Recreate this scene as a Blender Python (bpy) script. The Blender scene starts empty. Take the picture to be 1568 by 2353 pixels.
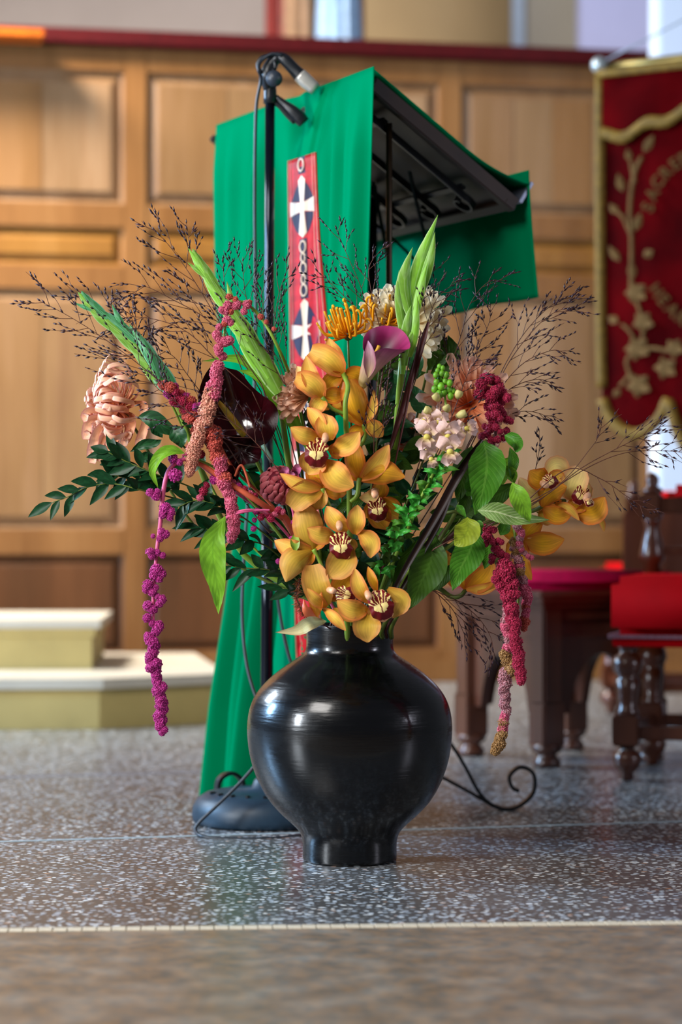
import bpy, bmesh, math, random
from math import sin, cos, pi, radians, sqrt
from mathutils import Vector, Matrix, Quaternion, noise

# ---------------------------------------------------------------- camera, world, lights, exposure
F = 5556.0            # focal length in pixels of the 1568x2353 frame
CAMH = 0.60           # camera height
scn = bpy.context.scene
C = scn.collection
V = Vector
cd = bpy.data.cameras.new('camera'); cam = bpy.data.objects.new('camera', cd); C.objects.link(cam)
cam.location = (0, 0, CAMH); cam.rotation_euler = (pi/2, 0, 0)
cd.sensor_fit = 'VERTICAL'; cd.sensor_height = 36.0; cd.sensor_width = 24.0
cd.lens = F/2353*36; cd.shift_y = 23.5/2353
cd.clip_start = 0.05; cd.clip_end = 60
cd.dof.use_dof = True; cd.dof.focus_distance = 4.13; cd.dof.aperture_fstop = 2.6; cd.dof.aperture_blades = 0
scn.camera = cam
w = bpy.data.worlds.new('world'); scn.world = w; w.use_nodes = True
w.node_tree.nodes['Background'].inputs[0].default_value = (0.80, 0.86, 1.0, 1)
w.node_tree.nodes['Background'].inputs[1].default_value = 0.11
def area(name, loc, target, sx, sy, power, col):
    l = bpy.data.lights.new(name, 'AREA'); l.shape = 'RECTANGLE'; l.size = sx; l.size_y = sy
    l.energy = power; l.color = col
    o = bpy.data.objects.new(name, l); C.objects.link(o); o.location = loc
    d = V(target)-V(loc); o.rotation_euler = d.to_track_quat('-Z', 'Y').to_euler(); return o
area('window_light_left_front', (-3.9, 2.1, 1.45), (0, 4.3, .8), .65, 1.2, 165, (.86, .93, 1))
area('window_light_left_back', (-4.1, 5.5, 1.75), (0, 4.4, .8), .5, .9, 190, (.34, .62, 1))
area('window_light_right', (4.3, 2.7, 1.5), (0, 4.4, .6), .5, .8, 30, (.85, .85, 1))
area('nave_window_light', (-2.3, 1.5, 3.3), (0, 4.5, .8), 1.6, 1.4, 120, (1, .97, .93))
area('floor_fill_light', (-3.9, 7.0, 2.7), (-.4, 5.9, 0), 1.2, 1.2, 130, (.74, .86, 1))  # added fill that brightens the far floor, not a known window
area('panelling_fill_light', (-2.6, 7.5, 3.8), (-1.7, 8.8, 1.9), 1.4, .6, 250, (1, .92, .80)).data.spread = radians(112)  # added lamp giving the panelling its bright upper left and falloff
area('sanctuary_light', (1.0, 9.9, 5.2), (.3, 11.6, 3.0), 3.5, 1.0, 48, (1, .97, .95))
scn.view_settings.view_transform = 'Standard'; scn.view_settings.look = 'None'
scn.view_settings.gamma = 1; scn.view_settings.use_curve_mapping = False
scn.view_settings.exposure = 0.22

# ---------------------------------------------------------------- helpers
def P(px, py, Y):                    # a photo pixel at distance Y
    return V(((px-784)/F*Y, Y, CAMH-(py-1200)/F*Y))
def lin(c):
    return tuple((x/12.92 if x <= .04045 else ((x+.055)/1.055)**2.4) for x in c)+(1,)
def rgb(h):
    return lin(tuple(int(h[i:i+2], 16)/255 for i in (0, 2, 4)))
class NT:
    def __init__(s, name):
        s.m = bpy.data.materials.new(name); s.m.use_nodes = True
        s.t = s.m.node_tree; s.n = s.t.nodes; s.b = s.n['Principled BSDF']; s.out = s.n['Material Output']
    def new(s, ty, **k):
        o = s.n.new(ty)
        for a, v in k.items(): setattr(o, a, v)
        return o
    def link(s, a, b): s.t.links.new(a, b)
    def noise(s, scale, detail=3, coord='Object', stretch=None, rough=.5):
        tc = s.new('ShaderNodeTexCoord'); n = s.new('ShaderNodeTexNoise')
        n.inputs['Scale'].default_value = scale; n.inputs['Detail'].default_value = detail; n.inputs['Roughness'].default_value = rough
        if stretch:
            mp = s.new('ShaderNodeMapping'); mp.inputs['Scale'].default_value = stretch
            s.link(tc.outputs[coord], mp.inputs[0]); s.link(mp.outputs[0], n.inputs['Vector'])
        else: s.link(tc.outputs[coord], n.inputs['Vector'])
        return n.outputs['Fac']
    def ramp(s, fac, stops):
        r = s.new('ShaderNodeValToRGB'); e = r.color_ramp.elements
        while len(e) < len(stops): e.new(.5)
        for i, (p, c) in enumerate(stops): e[i].position = p; e[i].color = c
        s.link(fac, r.inputs[0]); return r.outputs[0]
    def mix(s, fac, a, b, mode='MIX'):
        m = s.new('ShaderNodeMix', data_type='RGBA', blend_type=mode)
        for sock, v in ((m.inputs[0], fac), (m.inputs[6], a), (m.inputs[7], b)):
            if isinstance(v, (int, float)): sock.default_value = v
            elif isinstance(v, tuple): sock.default_value = v
            else: s.link(v, sock)
        return m.outputs[2]
    def math(s, op, a, b=0.0, c=None):
        m = s.new('ShaderNodeMath', operation=op)
        for i, v in enumerate((a, b, c)):
            if v is None: continue
            if isinstance(v, (int, float)): m.inputs[i].default_value = v
            else: s.link(v, m.inputs[i])
        return m.outputs[0]
    def uv(s):
        t = s.new('ShaderNodeTexCoord'); x = s.new('ShaderNodeSeparateXYZ'); s.link(t.outputs['UV'], x.inputs[0])
        return x.outputs[0], x.outputs[1]
    def bump(s, h, strength=.3, dist=.001):
        b = s.new('ShaderNodeBump'); b.inputs['Strength'].default_value = strength; b.inputs['Distance'].default_value = dist
        s.link(h, b.inputs['Height']); s.link(b.outputs[0], s.b.inputs['Normal'])
    def col(s, c):
        if isinstance(c, tuple): s.b.inputs['Base Color'].default_value = c
        else: s.link(c, s.b.inputs['Base Color'])
        s.c = c
    def set(s, rough=.5, spec=.5, metal=0, coat=0):
        s.b.inputs['Roughness'].default_value = rough; s.b.inputs['Specular IOR Level'].default_value = spec
        s.b.inputs['Metallic'].default_value = metal; s.b.inputs['Coat Weight'].default_value = coat
        s.b.inputs['Coat Roughness'].default_value = .15
    def translucent(s, f=.2):
        t = s.new('ShaderNodeBsdfTranslucent'); mx = s.new('ShaderNodeMixShader'); mx.inputs[0].default_value = f
        if isinstance(s.c, tuple): t.inputs[0].default_value = s.c
        else: s.link(s.c, t.inputs[0])
        s.link(s.b.outputs[0], mx.inputs[1]); s.link(t.outputs[0], mx.inputs[2]); s.link(mx.outputs[0], s.out.inputs[0])
def plain(name, c, rough=.5, spec=.5, metal=0, var=.12, scale=30, bump=0, bscale=200, coat=0, trans=0):
    m = NT(name); c = rgb(c) if isinstance(c, str) else c
    d = tuple(x*(1-var*2) for x in c[:3])+(1,); l = tuple(min(1, x*(1+var)) for x in c[:3])+(1,)
    m.col(m.ramp(m.noise(scale), [(.3, d), (.7, l)])); m.set(rough, spec, metal, coat)
    if bump: m.bump(m.noise(bscale, 2), bump)
    if trans: m.translucent(trans)
    return m.m
def petal_mat(name, base, mid, tip, edge=None, rough=.45, streak=.35, sc=14, trans=.22, edgepow=3.0, seg=(0, .45, 1)):
    m = NT(name); u, v = m.uv()
    c = m.ramp(u, [(seg[0], rgb(base)), (seg[1], rgb(mid)), (seg[2], rgb(tip))])
    if edge:
        a = m.math('POWER', m.math('ABSOLUTE', m.math('MULTIPLY_ADD', v, 2.0, -1.0)), edgepow)
        c = m.mix(m.math('MULTIPLY', a, .92), c, rgb(edge))
    st = m.noise(1.0, 2, 'UV', (2.0, sc, 1))
    k = m.ramp(st, [(.35, (1-streak, 1-streak, 1-streak, 1)), (.65, (1, 1, 1, 1))])
    c = m.mix(1.0, c, k, 'MULTIPLY')
    m.col(c); m.set(rough, .16); m.b.inputs['Sheen Weight'].default_value = .0
    m.bump(st, .25, .001)
    if trans: m.translucent(trans)
    return m.m
def leaf_mat(name, base, vein, rough=.45, veins=9, vs=.6, trans=.15, dark=.25, spec=.22, edge=0):
    m = NT(name); u, v = m.uv()
    a = m.math('ABSOLUTE', m.math('MULTIPLY_ADD', v, 2.0, -1.0))
    ph = m.math('FRACT', m.math('MULTIPLY', m.math('SUBTRACT', u, m.math('MULTIPLY', a, .22)), float(veins)))
    line = m.math('LESS_THAN', m.math('ABSOLUTE', m.math('SUBTRACT', ph, .5)), .07)
    rib = m.math('LESS_THAN', a, .07)
    ln = m.math('MULTIPLY', m.math('MAXIMUM', m.math('MULTIPLY', line, .7), rib), vs)
    if edge: ln = m.math('MAXIMUM', ln, m.math('MULTIPLY', m.math('GREATER_THAN', a, .86), edge))
    b = rgb(base); n = m.noise(1.0, 3, 'UV', (5, 3, 1))
    bc = m.ramp(n, [(.3, tuple(x*(1-dark*1.4) for x in b[:3])+(1,)), (.7, tuple(min(1, x*(1+dark)) for x in b[:3])+(1,))])
    m.col(m.mix(ln, bc, rgb(vein))); m.set(rough, spec)
    hh = m.math('ABSOLUTE', m.math('SUBTRACT', ph, .5)); m.bump(hh, .28, .002)
    m.translucent(trans); return m.m

WL = {}
def wl(p): return WL.get(p.name, V((0, 0, 0))) if p else V((0, 0, 0))
def mesh(name, vs, fs, uvs=None, smooth=True):
    me = bpy.data.meshes.new(name); me.from_pydata([tuple(v) for v in vs], [], fs)
    if uvs:
        l = me.uv_layers.new(name='UVMap')
        buf = []
        for p in me.polygons:
            for vi in p.vertices: buf.extend(uvs[vi])
        l.data.foreach_set('uv', buf)
    if smooth: me.polygons.foreach_set('use_smooth', [True]*len(me.polygons))
    me.update(); return me
def obj(name, g, m, parent=None, smooth=True, label=None, kind=None):
    vs, fs = g[0], g[1]; uvs = g[2] if len(g) > 2 else None
    o0 = wl(parent)
    me = mesh(name, [V(v)-o0 for v in vs], fs, uvs, smooth)
    if m: me.materials.append(m)
    o = bpy.data.objects.new(name, me); C.objects.link(o)
    if parent: o.parent = parent
    WL[o.name] = o0.copy()
    if label: o['label'] = label
    if kind: o['kind'] = kind
    return o
def inst(name, me, mat4, parent):    # a part that shares its mesh; mat4 is in world space
    o = bpy.data.objects.new(name, me); C.objects.link(o); o.parent = parent
    o.matrix_local = Matrix.Translation(-wl(parent)) @ mat4
    WL[o.name] = mat4.translation.copy(); return o
def thing(name, loc, label, cat, group=None):
    o = bpy.data.objects.new(name, None); C.objects.link(o); o.location = loc; o.empty_display_size = .02
    o['label'] = label; o['category'] = cat
    if group: o['group'] = group
    WL[o.name] = V(loc); return o
def struct(name, g, m, smooth=False):
    o = obj(name, g, m, None, smooth); o['kind'] = 'structure'; return o
class G:                              # collects geometry (with uv) into one mesh
    def __init__(s): s.v = []; s.f = []; s.u = []
    def add(s, g):
        n = len(s.v); s.v += [V(x) for x in g[0]]; s.f += [tuple(i+n for i in f) for f in g[1]]
        s.u += list(g[2]) if len(g) > 2 and g[2] else [(0, 0)]*len(g[0]); return s
    def g(s): return s.v, s.f, s.u
def box(c, d, rot=0.0, bev=0.0, ax=None):
    cx, cy, cz = c; hx, hy, hz = d[0]/2, d[1]/2, d[2]/2
    R = ax if ax else Matrix.Rotation(rot, 3, 'Z')
    if bev:
        bm = bmesh.new(); bmesh.ops.create_cube(bm, size=1)
        for v in bm.verts: v.co = V((v.co.x*2*hx, v.co.y*2*hy, v.co.z*2*hz))
        bmesh.ops.bevel(bm, geom=bm.edges[:], offset=bev, segments=2, affect='EDGES')
        vs = [R @ v.co+V(c) for v in bm.verts]; bm.verts.index_update(); fs = [tuple(v.index for v in f.verts) for f in bm.faces]; bm.free()
        return vs, fs
    vs = [R @ V((sx*hx, sy*hy, sz*hz))+V(c) for sx in (-1, 1) for sy in (-1, 1) for sz in (-1, 1)]
    return vs, [(0, 1, 3, 2), (4, 6, 7, 5), (0, 4, 5, 1), (2, 3, 7, 6), (0, 2, 6, 4), (1, 5, 7, 3)]
def cr(pts, n):                       # catmull-rom resample
    pts = [V(p) for p in pts]
    if len(pts) == 2: return [pts[0].lerp(pts[1], i/(n-1)) for i in range(n)]
    a = [pts[0]*2-pts[1]]+pts+[pts[-1]*2-pts[-2]]; out = []; m = len(pts)-1
    for i in range(n):
        t = i/(n-1)*m; k = min(int(t), m-1); t -= k
        p0, p1, p2, p3 = a[k:k+4]
        out.append(.5*((2*p1)+(p2-p0)*t+(2*p0-5*p1+4*p2-p3)*t*t+(3*p1-p0-3*p2+p3)*t**3))
    return out
def tube(pts, r, n=12, sides=8, cap=True):
    p = cr(pts, n); rs = r if isinstance(r, (list, tuple)) else [r]
    vs = []; fs = []; uv = []; up = None
    for i, c in enumerate(p):
        t = (p[min(i+1, n-1)]-p[max(i-1, 0)]).normalized()
        if up is None: up = V((0, 0, 1)) if abs(t.z) < .9 else V((0, 1, 0))
        s = t.cross(up).normalized(); up = s.cross(t).normalized()
        x = i/(n-1)*(len(rs)-1); k = min(int(x), len(rs)-2) if len(rs) > 1 else 0
        rr = rs[0] if len(rs) == 1 else rs[k]+(rs[k+1]-rs[k])*(x-k)
        for j in range(sides):
            a = 2*pi*j/sides; vs.append(c+(s*cos(a)+up*sin(a))*rr); uv.append((i/(n-1), j/sides))
    for i in range(n-1):
        for j in range(sides):
            k = (j+1) % sides; fs.append((i*sides+j, i*sides+k, (i+1)*sides+k, (i+1)*sides+j))
    if cap: fs.append(tuple(range(sides))[::-1]); fs.append(tuple((n-1)*sides+j for j in range(sides)))
    return vs, fs, uv
def strap(pts, w, t, n=20, wdir=V((0, 1, 0))):       # flat iron bar along a path
    p = cr(pts, n); vs = []; fs = []
    for i, c in enumerate(p):
        tg = (p[min(i+1, n-1)]-p[max(i-1, 0)]).normalized(); nn = tg.cross(wdir).normalized()
        for a, b in ((-1, -1), (1, -1), (1, 1), (-1, 1)): vs.append(c+wdir*(a*w/2)+nn*(b*t/2))
    for i in range(n-1):
        for j in range(4):
            k = (j+1) % 4; fs.append((i*4+j, i*4+k, (i+1)*4+k, (i+1)*4+j))
    fs += [(3, 2, 1, 0), tuple((n-1)*4+j for j in range(4))]; return vs, fs
def lathe(prof, c, seg=32, sq=None):
    vs = []; fs = []; m = len(prof)
    for (r, z) in prof:
        for j in range(seg):
            a = 2*pi*j/seg; vs.append(V(c)+V((r*cos(a), r*sin(a), z)))
    for i in range(m-1):
        for j in range(seg):
            k = (j+1) % seg; fs.append((i*seg+j, i*seg+k, (i+1)*seg+k, (i+1)*seg+j))
    fs.append(tuple(range(seg))[::-1]); fs.append(tuple((m-1)*seg+j for j in range(seg)))
    return vs, fs
PR = {'orchid': [.22, .55, .82, .97, 1, .93, .74, .45, .06], 'leaf': [.04, .5, .85, 1, .95, .8, .58, .32, .0],
      'lance': [.05, .6, .95, 1, .85, .6, .3, .0], 'strap': [.4, .55, .68, .80, .92, 1, 1, .88, .35], 'sheath': [.7, 1, 1, .9, .7, .4, .0], 'glad': [.55, .8, .95, 1, .92, .74, .5, .26, .0],
      'ruscus': [.03, .55, .9, 1, .92, .7, .4, .0], 'round': [.3, .75, .97, 1, .98, .85, .5], 'scale': [.6, .9, 1, .85, .45, .02]}
def prof(n, u):
    a = PR[n]; x = u*(len(a)-1); k = min(int(x), len(a)-2); t = x-k; t = t*t*(3-2*t)*.5+t*.5
    return a[k]+(a[k+1]-a[k])*t
def blade(path, width, pr='leaf', nrm=(0, -1, 0), cup=0., fold=0., wave=0., twist=0., nu=10, nv=6, seed=0, wf=3, side=None):
    p = cr(path, nu+1); nrm = V(nrm); vs = []; fs = []; uv = []
    for i, c in enumerate(p):
        u = i/nu; t = (p[min(i+1, nu)]-p[max(i-1, 0)]).normalized()
        s = V(side) if side else t.cross(nrm)
        if s.length < 1e-4: s = t.cross(V((0, 0, 1)))
        s.normalize(); q = Quaternion(t, twist*u); s = q @ s; n = s.cross(t); w = width/2*prof(pr, u)
        for j in range(nv+1):
            x = 2*j/nv-1
            vs.append(c+s*(w*x)+n*(w*(cup*x*x+fold*abs(x))+wave*width*abs(x)**2*sin(u*wf*2*pi+seed+(1.5 if x > 0 else 0))))
            uv.append((u, j/nv))
    for i in range(nu):
        for j in range(nv):
            a = i*(nv+1)+j; fs.append((a, a+1, a+nv+2, a+nv+1))
    return vs, fs, uv
def patch(bound, center, Y, deep=.0, rings=8, n=48, rimf=None, pw=2.0):
    """closed outline in photo pixels filled by a dished surface; deep = metres behind at centre"""
    b = cr([P(x, y, Y) for x, y in bound]+[P(bound[0][0], bound[0][1], Y)], n+1)[:-1]; c = P(center[0], center[1], Y)
    vs = [c+V((0, deep, 0))]; uv = [(0, .5)]; fs = []
    for r in range(1, rings+1):
        t = r/rings
        for j, q in enumerate(b):
            v = c.lerp(q, t); v.y += deep*(1-t**pw)
            if rimf: v.y += rimf(j/n)*t*t
            vs.append(v); uv.append((t, j/n))
    for j in range(n): fs.append((0, 1+j, 1+(j+1) % n))
    for r in range(rings-1):
        for j in range(n):
            k = (j+1) % n; a = 1+r*n; fs.append((a+j, a+n+j, a+n+k, a+k))
    return vs, fs, uv
def ico(c, r, sub=2, sc=(1, 1, 1), rough=0.0, seed=0):
    bm = bmesh.new(); bmesh.ops.create_icosphere(bm, subdivisions=sub, radius=1); rnd = random.Random(seed)
    bm.verts.index_update(); vs = []
    for v in bm.verts:
        k = 1+rough*(rnd.random()-.5)*2
        vs.append(V(c)+V((v.co.x*sc[0], v.co.y*sc[1], v.co.z*sc[2]))*r*k)
    fs = [tuple(v.index for v in f.verts) for f in bm.faces]; bm.free(); return vs, fs
def frame(z, x=None):                 # 3x3 with Z along z
    z = V(z).normalized(); x = V(x) if x else (V((1, 0, 0)) if abs(z.x) < .9 else V((0, 1, 0)))
    x = (x-z*x.dot(z)).normalized(); y = z.cross(x); return Matrix((x, y, z)).transposed()
# ---------------------------------------------------------------- setting: floor, panelled screen, walls
def terrazzo():
    m = NT('terrazzo'); tc = m.new('ShaderNodeTexCoord')
    mp = m.new('ShaderNodeMapping'); mp.inputs['Scale'].default_value = (1, 1, 1); m.link(tc.outputs['Object'], mp.inputs[0])
    nz = m.new('ShaderNodeTexNoise'); nz.inputs['Scale'].default_value = 60; m.link(mp.outputs[0], nz.inputs['Vector'])
    ad = m.new('ShaderNodeVectorMath', operation='MULTIPLY_ADD'); ad.inputs[1].default_value = (.012,)*3
    m.link(nz.outputs['Color'], ad.inputs[0]); m.link(mp.outputs[0], ad.inputs[2])
    vo = m.new('ShaderNodeTexVoronoi'); vo.inputs['Scale'].default_value = 88; m.link(ad.outputs[0], vo.inputs['Vector'])
    chip = m.ramp(vo.outputs['Distance'], [(.36, (1, 1, 1, 1)), (.50, (0, 0, 0, 1))])
    sx = m.new('ShaderNodeSeparateColor'); m.link(vo.outputs['Color'], sx.inputs[0])
    on = m.math('GREATER_THAN', sx.outputs[0], .20)
    cc = m.ramp(sx.outputs[1], [(0, rgb('7a7670')), (.3, rgb('a2a8ae')), (.65, rgb('cdd5dc')), (.93, rgb('f0f0ec')), (1, rgb('b07c58'))])
    bg = m.ramp(m.noise(3.0, 4), [(.3, rgb('4a4744')), (.7, rgb('666462'))])
    f = m.math('MULTIPLY', chip, on)
    c = m.mix(f, bg, cc)
    m.col(m.mix(.35, c, m.ramp(m.noise(2.2, 3), [(.3, rgb('75736e')), (.7, rgb('a0a8b2'))]), 'OVERLAY')); m.set(.30, .75); m.bump(f, .12, .0006)
    return m.m
M_FL = terrazzo()
fg = NT('foreground_stone')
fg.col(fg.mix(.5, fg.ramp(fg.noise(14, 5), [(.3, rgb('5c5348')), (.5, rgb('7b7166')), (.7, rgb('9a948a'))]), fg.ramp(fg.noise(45, 4), [(.4, rgb('5a5750')), (.6, rgb('96724e'))])))
fg.set(.38, .4); fg.bump(fg.noise(120, 2), .1); M_FG = fg.m
M_IV = plain('ivory_tesserae', 'd9cbb2', .4, .4, var=.12, scale=40)
M_LINE = plain('pale_joint_strip', 'a9bcc4', .35, .5, var=.05)
a0 = V((-.499, 3.539, 0)); a1 = V((.5085, 3.604, 0)); sd = (a1-a0).normalized(); nd = V((-sd.y, sd.x, 0))
def quad_slab(pts, z0, z1):
    n = len(pts); vs = [V((p[0], p[1], z0)) for p in pts]+[V((p[0], p[1], z1)) for p in pts]
    return vs, [tuple(range(n))[::-1], tuple(range(n, 2*n))]+[(i, (i+1) % n, n+(i+1) % n, n+i) for i in range(n)]
e0 = a0-sd*5+nd*.0; e1 = a0+sd*6
floor = struct('floor', quad_slab([(e0+nd*.033), (e1+nd*.033), (7, 14.5), (-6, 14.5)], -.1, 0), M_FL)
fl2 = struct('floor_front', quad_slab([(-6, -2.0), (7, -2.0), e1, e0], -.1, 0), M_FG)
rnd = random.Random(4)
tm = []
for k in range(4):
    me = mesh('mosaic_tile', *box((0, 0, -.011), (.0205, .031, .024), 0, .0007), smooth=False); me.materials.append(M_IV); tm.append(me)
grout = obj('grout_strip', quad_slab([e0, e1, e1+nd*.033, e0+nd*.033], -.1, -.0012), plain('grout', '5e564a', .8), floor)
for i in range(-16, 64):
    c = a0+sd*(i*.0216)+nd*.0165
    R = Matrix.Rotation(math.atan2(sd.y, sd.x)+rnd.uniform(-.02, .02), 4, 'Z')
    inst('mosaic_tile', rnd.choice(tm), Matrix.Translation(c+V((0, rnd.uniform(-.0008, .0008), rnd.uniform(0, .0006)))) @ R, floor)
b0 = V((-.64, 4.535, 0)); bd = V((.354, .082, 0)).normalized(); bn = V((-bd.y, bd.x, 0))
struct('trim_1', quad_slab([b0-bd*3, b0+bd*5, b0+bd*5+bn*.012, b0-bd*3+bn*.012], -.02, .0008), M_LINE)
struct('trim_2', quad_slab([b0-bd*3+bn*1.15, b0+bd*5+bn*1.15, b0+bd*5+bn*1.19, b0-bd*3+bn*1.19], -.02, .0008), plain('grey_joint', '7d7f86', .35, .5))

def oak(name, stops, sc=1.0, rough=.42):
    m = NT(name); n1 = m.noise(1.0*sc, 4, 'Object', (5, 5, .5), .6); n2 = m.noise(14*sc, 3, 'Object', (6, 6, .3))
    c = m.ramp(n1, [(.28, rgb(stops[0])), (.5, rgb(stops[1])), (.72, rgb(stops[2]))])
    m.col(m.mix(.22, c, m.ramp(n2, [(.35, rgb(stops[0])), (.65, rgb(stops[2]))]))); m.set(rough, .35); m.bump(n2, .06); return m.m
M_OAK = oak('honey_oak_frame', ('613d1a', '774f28', '865f37'))
M_OAKP = oak('pale_oak_panel', ('68482d', '7e5e3f', '907154'), 1.3)
M_OAKD = plain('oak_moulding', '734b24', .45, .3)
M_CAP = plain('burgundy_capping', '420509', .6, .15, var=.1)
S0 = .2046; Y0 = 9.003
def wx(px):                           # distance along the screen for a photo column
    k = (px-784)/F; y = Y0/(1-S0*k); return k*y
def wz(py, px=150): k = (px-784)/F; y = Y0/(1-S0*k); return CAMH-(py-1200)/F*y
wang = math.atan(S0); wu = V((cos(wang), sin(wang), 0)); wn = V((sin(wang), -cos(wang), 0))
def wpt(x, z, d=0): return V((x, Y0+S0*x, z))+wn*d
def wbox(x0, x1, z0, z1, d0, d1, bev=0):
    c = wpt((x0+x1)/2, (z0+z1)/2, (d0+d1)/2); return box(c, ((x1-x0)/cos(wang), d1-d0, z1-z0), wang, bev)
XL, XR = -2.4, wx(1540); capz = wz(68)
wall = struct('wall_back', wbox(XL, XR, 0, capz-.02, -.10, -.03), M_OAKD)
cols = [(XL, wx(-420)), (wx(285), wx(338)), (wx(1010), wx(1062)), (wx(1480), XR)]
fr = G()
zrow = [(0, wz(1500)), (wz(1275), wz(1215)), (wz(665), wz(608)), (wz(522), wz(465)), (wz(160), capz-.02)]
for a, b in cols: obj('stile', wbox(a, b, 0, capz-.02, -.03, 0, .004), M_OAK, wall, False)
spans = [(cols[i][1], cols[i+1][0]) for i in range(3)]
for (a, b) in spans:
    for z0, z1 in zrow: obj('rail', wbox(a-.001, b+.001, z0, z1, -.03, -.002, .004), M_OAK, wall, False)
def field(x0, x1, z0, z1):            # bevelled raised panel with its own sloping margin
    g = G(); m1, m2 = .022, .05
    def ring(m, d): return [wpt(x0+m, z0+m, d), wpt(x1-m, z0+m, d), wpt(x1-m, z1-m, d), wpt(x0+m, z1-m, d)]
    rs = [ring(0, -.030), ring(0, -.016), ring(m1*.5, -.020), ring(m1*.5, -.028), ring(m2*.8, -.012), ring(m2*.8, -.010)]
    vs = [p for r in rs for p in r]; fs = []
    for i in range(len(rs)-1):
        for j in range(4): k = (j+1) % 4; fs.append((i*4+j, i*4+k, (i+1)*4+k, (i+1)*4+j))
    L = (len(rs)-1)*4; fs.append((L, L+1, L+2, L+3)); return vs, fs
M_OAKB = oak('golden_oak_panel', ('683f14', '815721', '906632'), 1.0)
M_OAKL = oak('shaded_lower_oak_panel', ('41260f', '512f15', '5f3a1e'), 1.0)  # lower panels: light falloff down the wall put into a darker oak
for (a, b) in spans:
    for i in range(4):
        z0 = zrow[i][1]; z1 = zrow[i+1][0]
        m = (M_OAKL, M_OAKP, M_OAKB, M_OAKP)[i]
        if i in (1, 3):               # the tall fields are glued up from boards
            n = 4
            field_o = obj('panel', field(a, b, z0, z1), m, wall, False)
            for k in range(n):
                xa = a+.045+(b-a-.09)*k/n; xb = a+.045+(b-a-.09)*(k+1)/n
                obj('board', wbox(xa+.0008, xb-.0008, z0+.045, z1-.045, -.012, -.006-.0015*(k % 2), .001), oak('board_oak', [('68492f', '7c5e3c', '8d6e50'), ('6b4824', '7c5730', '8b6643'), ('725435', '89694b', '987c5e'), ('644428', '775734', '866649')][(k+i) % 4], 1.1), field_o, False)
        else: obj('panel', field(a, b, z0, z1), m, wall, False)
cap = obj('capping_rail', wbox(XL, wx(1512), wz(106), capz, -.16, .05, .008), M_CAP, wall, False)
obj('plinth', wbox(XL, XR, 0, .09, 0, .02, .004), M_OAK, wall, False)
sh = obj('wooden_shelf', wbox(XL+.3, wx(94), wz(112), wz(93), .05, .19, .006), plain('orange_varnished_wood', 'b85a10', .35), None, False)
sh['label'] = 'orange varnished wooden shelf end under the burgundy capping'; sh['category'] = 'shelf'

M_CR = plain('cream_plaster', '9c908b', .8, .2, var=.03, scale=3); M_BE = plain('beige_plaster', 'a58c68', .8, .2, var=.03, scale=3)
M_LV = plain('bluish_lit_plaster', '9c9fc4', .8, .2, var=.03, scale=3); M_PB = plain('pale_blue_plaster', 'aebdd0', .7, .2, var=.03)  # right wall: bluish light falling there is put into the lavender colour
M_GP = plain('grey_plaster', 'aaa294', .8, .2, var=.03, scale=3)
Yb = 12.0
def bx(px, Y): return (px-784)/F*Y
def slab(px0, px1, Y, th, z0, z1): return box(((bx(px0, Y)+bx(px1, Y))/2, Y+th/2, (z0+z1)/2), (bx(px1, Y)-bx(px0, Y), th, z1-z0))
struct('wall_far', slab(-1400, 720, Yb, .2, 0, 5), M_CR)
struct('wall_far_right', slab(720, 1345, Yb-.02, .2, 0, 5), M_BE)
struct('wall_side', slab(1205, 1336, Yb-.30, .2, 0, 5), M_GP)
struct('wall_right', slab(1335, 2800, Yb-.8, .2, 0, 5), M_LV)
struct('trim_3', slab(1178, 1206, Yb-.34, .1, 0, 5), M_PB)
struct('trim_4', slab(1205, 1336, Yb-.33, .05, wz(62), wz(62)+.0), M_PB) if False else None
pil = NT('white_pillar_paint'); pil.col(rgb('c6d6ee')); pil.set(.55, .3)
struct('pillar', box(((bx(1512, 8.5)+bx(1700, 8.5))/2, 8.62, 2.5), (bx(1700, 8.5)-bx(1512, 8.5), .26, 5.0), 0, .01), pil.m)
struct('pillar_plinth', box(((bx(1504, 8.5)+bx(1708, 8.5))/2, 8.61, .19), (bx(1708, 8.5)-bx(1504, 8.5), .30, .38), 0, .01), M_OAKD)
# stone steps on the left
M_ST = plain('cream_stone', 'ae9a60', .6, .3, var=.06, scale=6, bump=.1); M_SN = plain('worn_stone_nosing', 'b8b0a0', .45, .4, var=.05, scale=6)
st = thing('stone_steps', (-.9, 7.5, 0), 'cream stone steps at the left below the oak panelling', 'steps')
def inset(pts, d):
    c = sum((V((p[0], p[1], 0)) for p in pts), V())/len(pts)
    return [(p[0]+(p[0]-c.x)/((V((p[0], p[1], 0))-c).length)*d, p[1]+(p[1]-c.y)/((V((p[0], p[1], 0))-c).length)*d) for p in pts]
def slope_slab(pts, z0, z1, over=0, th=.025):
    g = G(); g.add(quad_slab(pts, z0, z1)); return g.g()
low = [(-1.9, 6.93), (-.70, 7.0), (-.36, 7.24), (-.52, 8.35), (-1.9, 8.35)]
obj('lower_riser', quad_slab(low, 0, .118), M_ST, st, False)
obj('lower_tread', quad_slab(inset(low, .022), .118, .148), M_SN, st, False)
up = [(-1.9, 7.38), (-.765, 7.42), (-.80, 8.15), (-1.9, 8.15)]
obj('upper_riser', quad_slab(up, .148, .262), M_ST, st, False)
obj('upper_neck', quad_slab(inset(up, .012), .25, .275), M_ST, st, False)
obj('upper_tread', quad_slab(inset(up, .032), .275, .300), M_SN, st, False)
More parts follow.
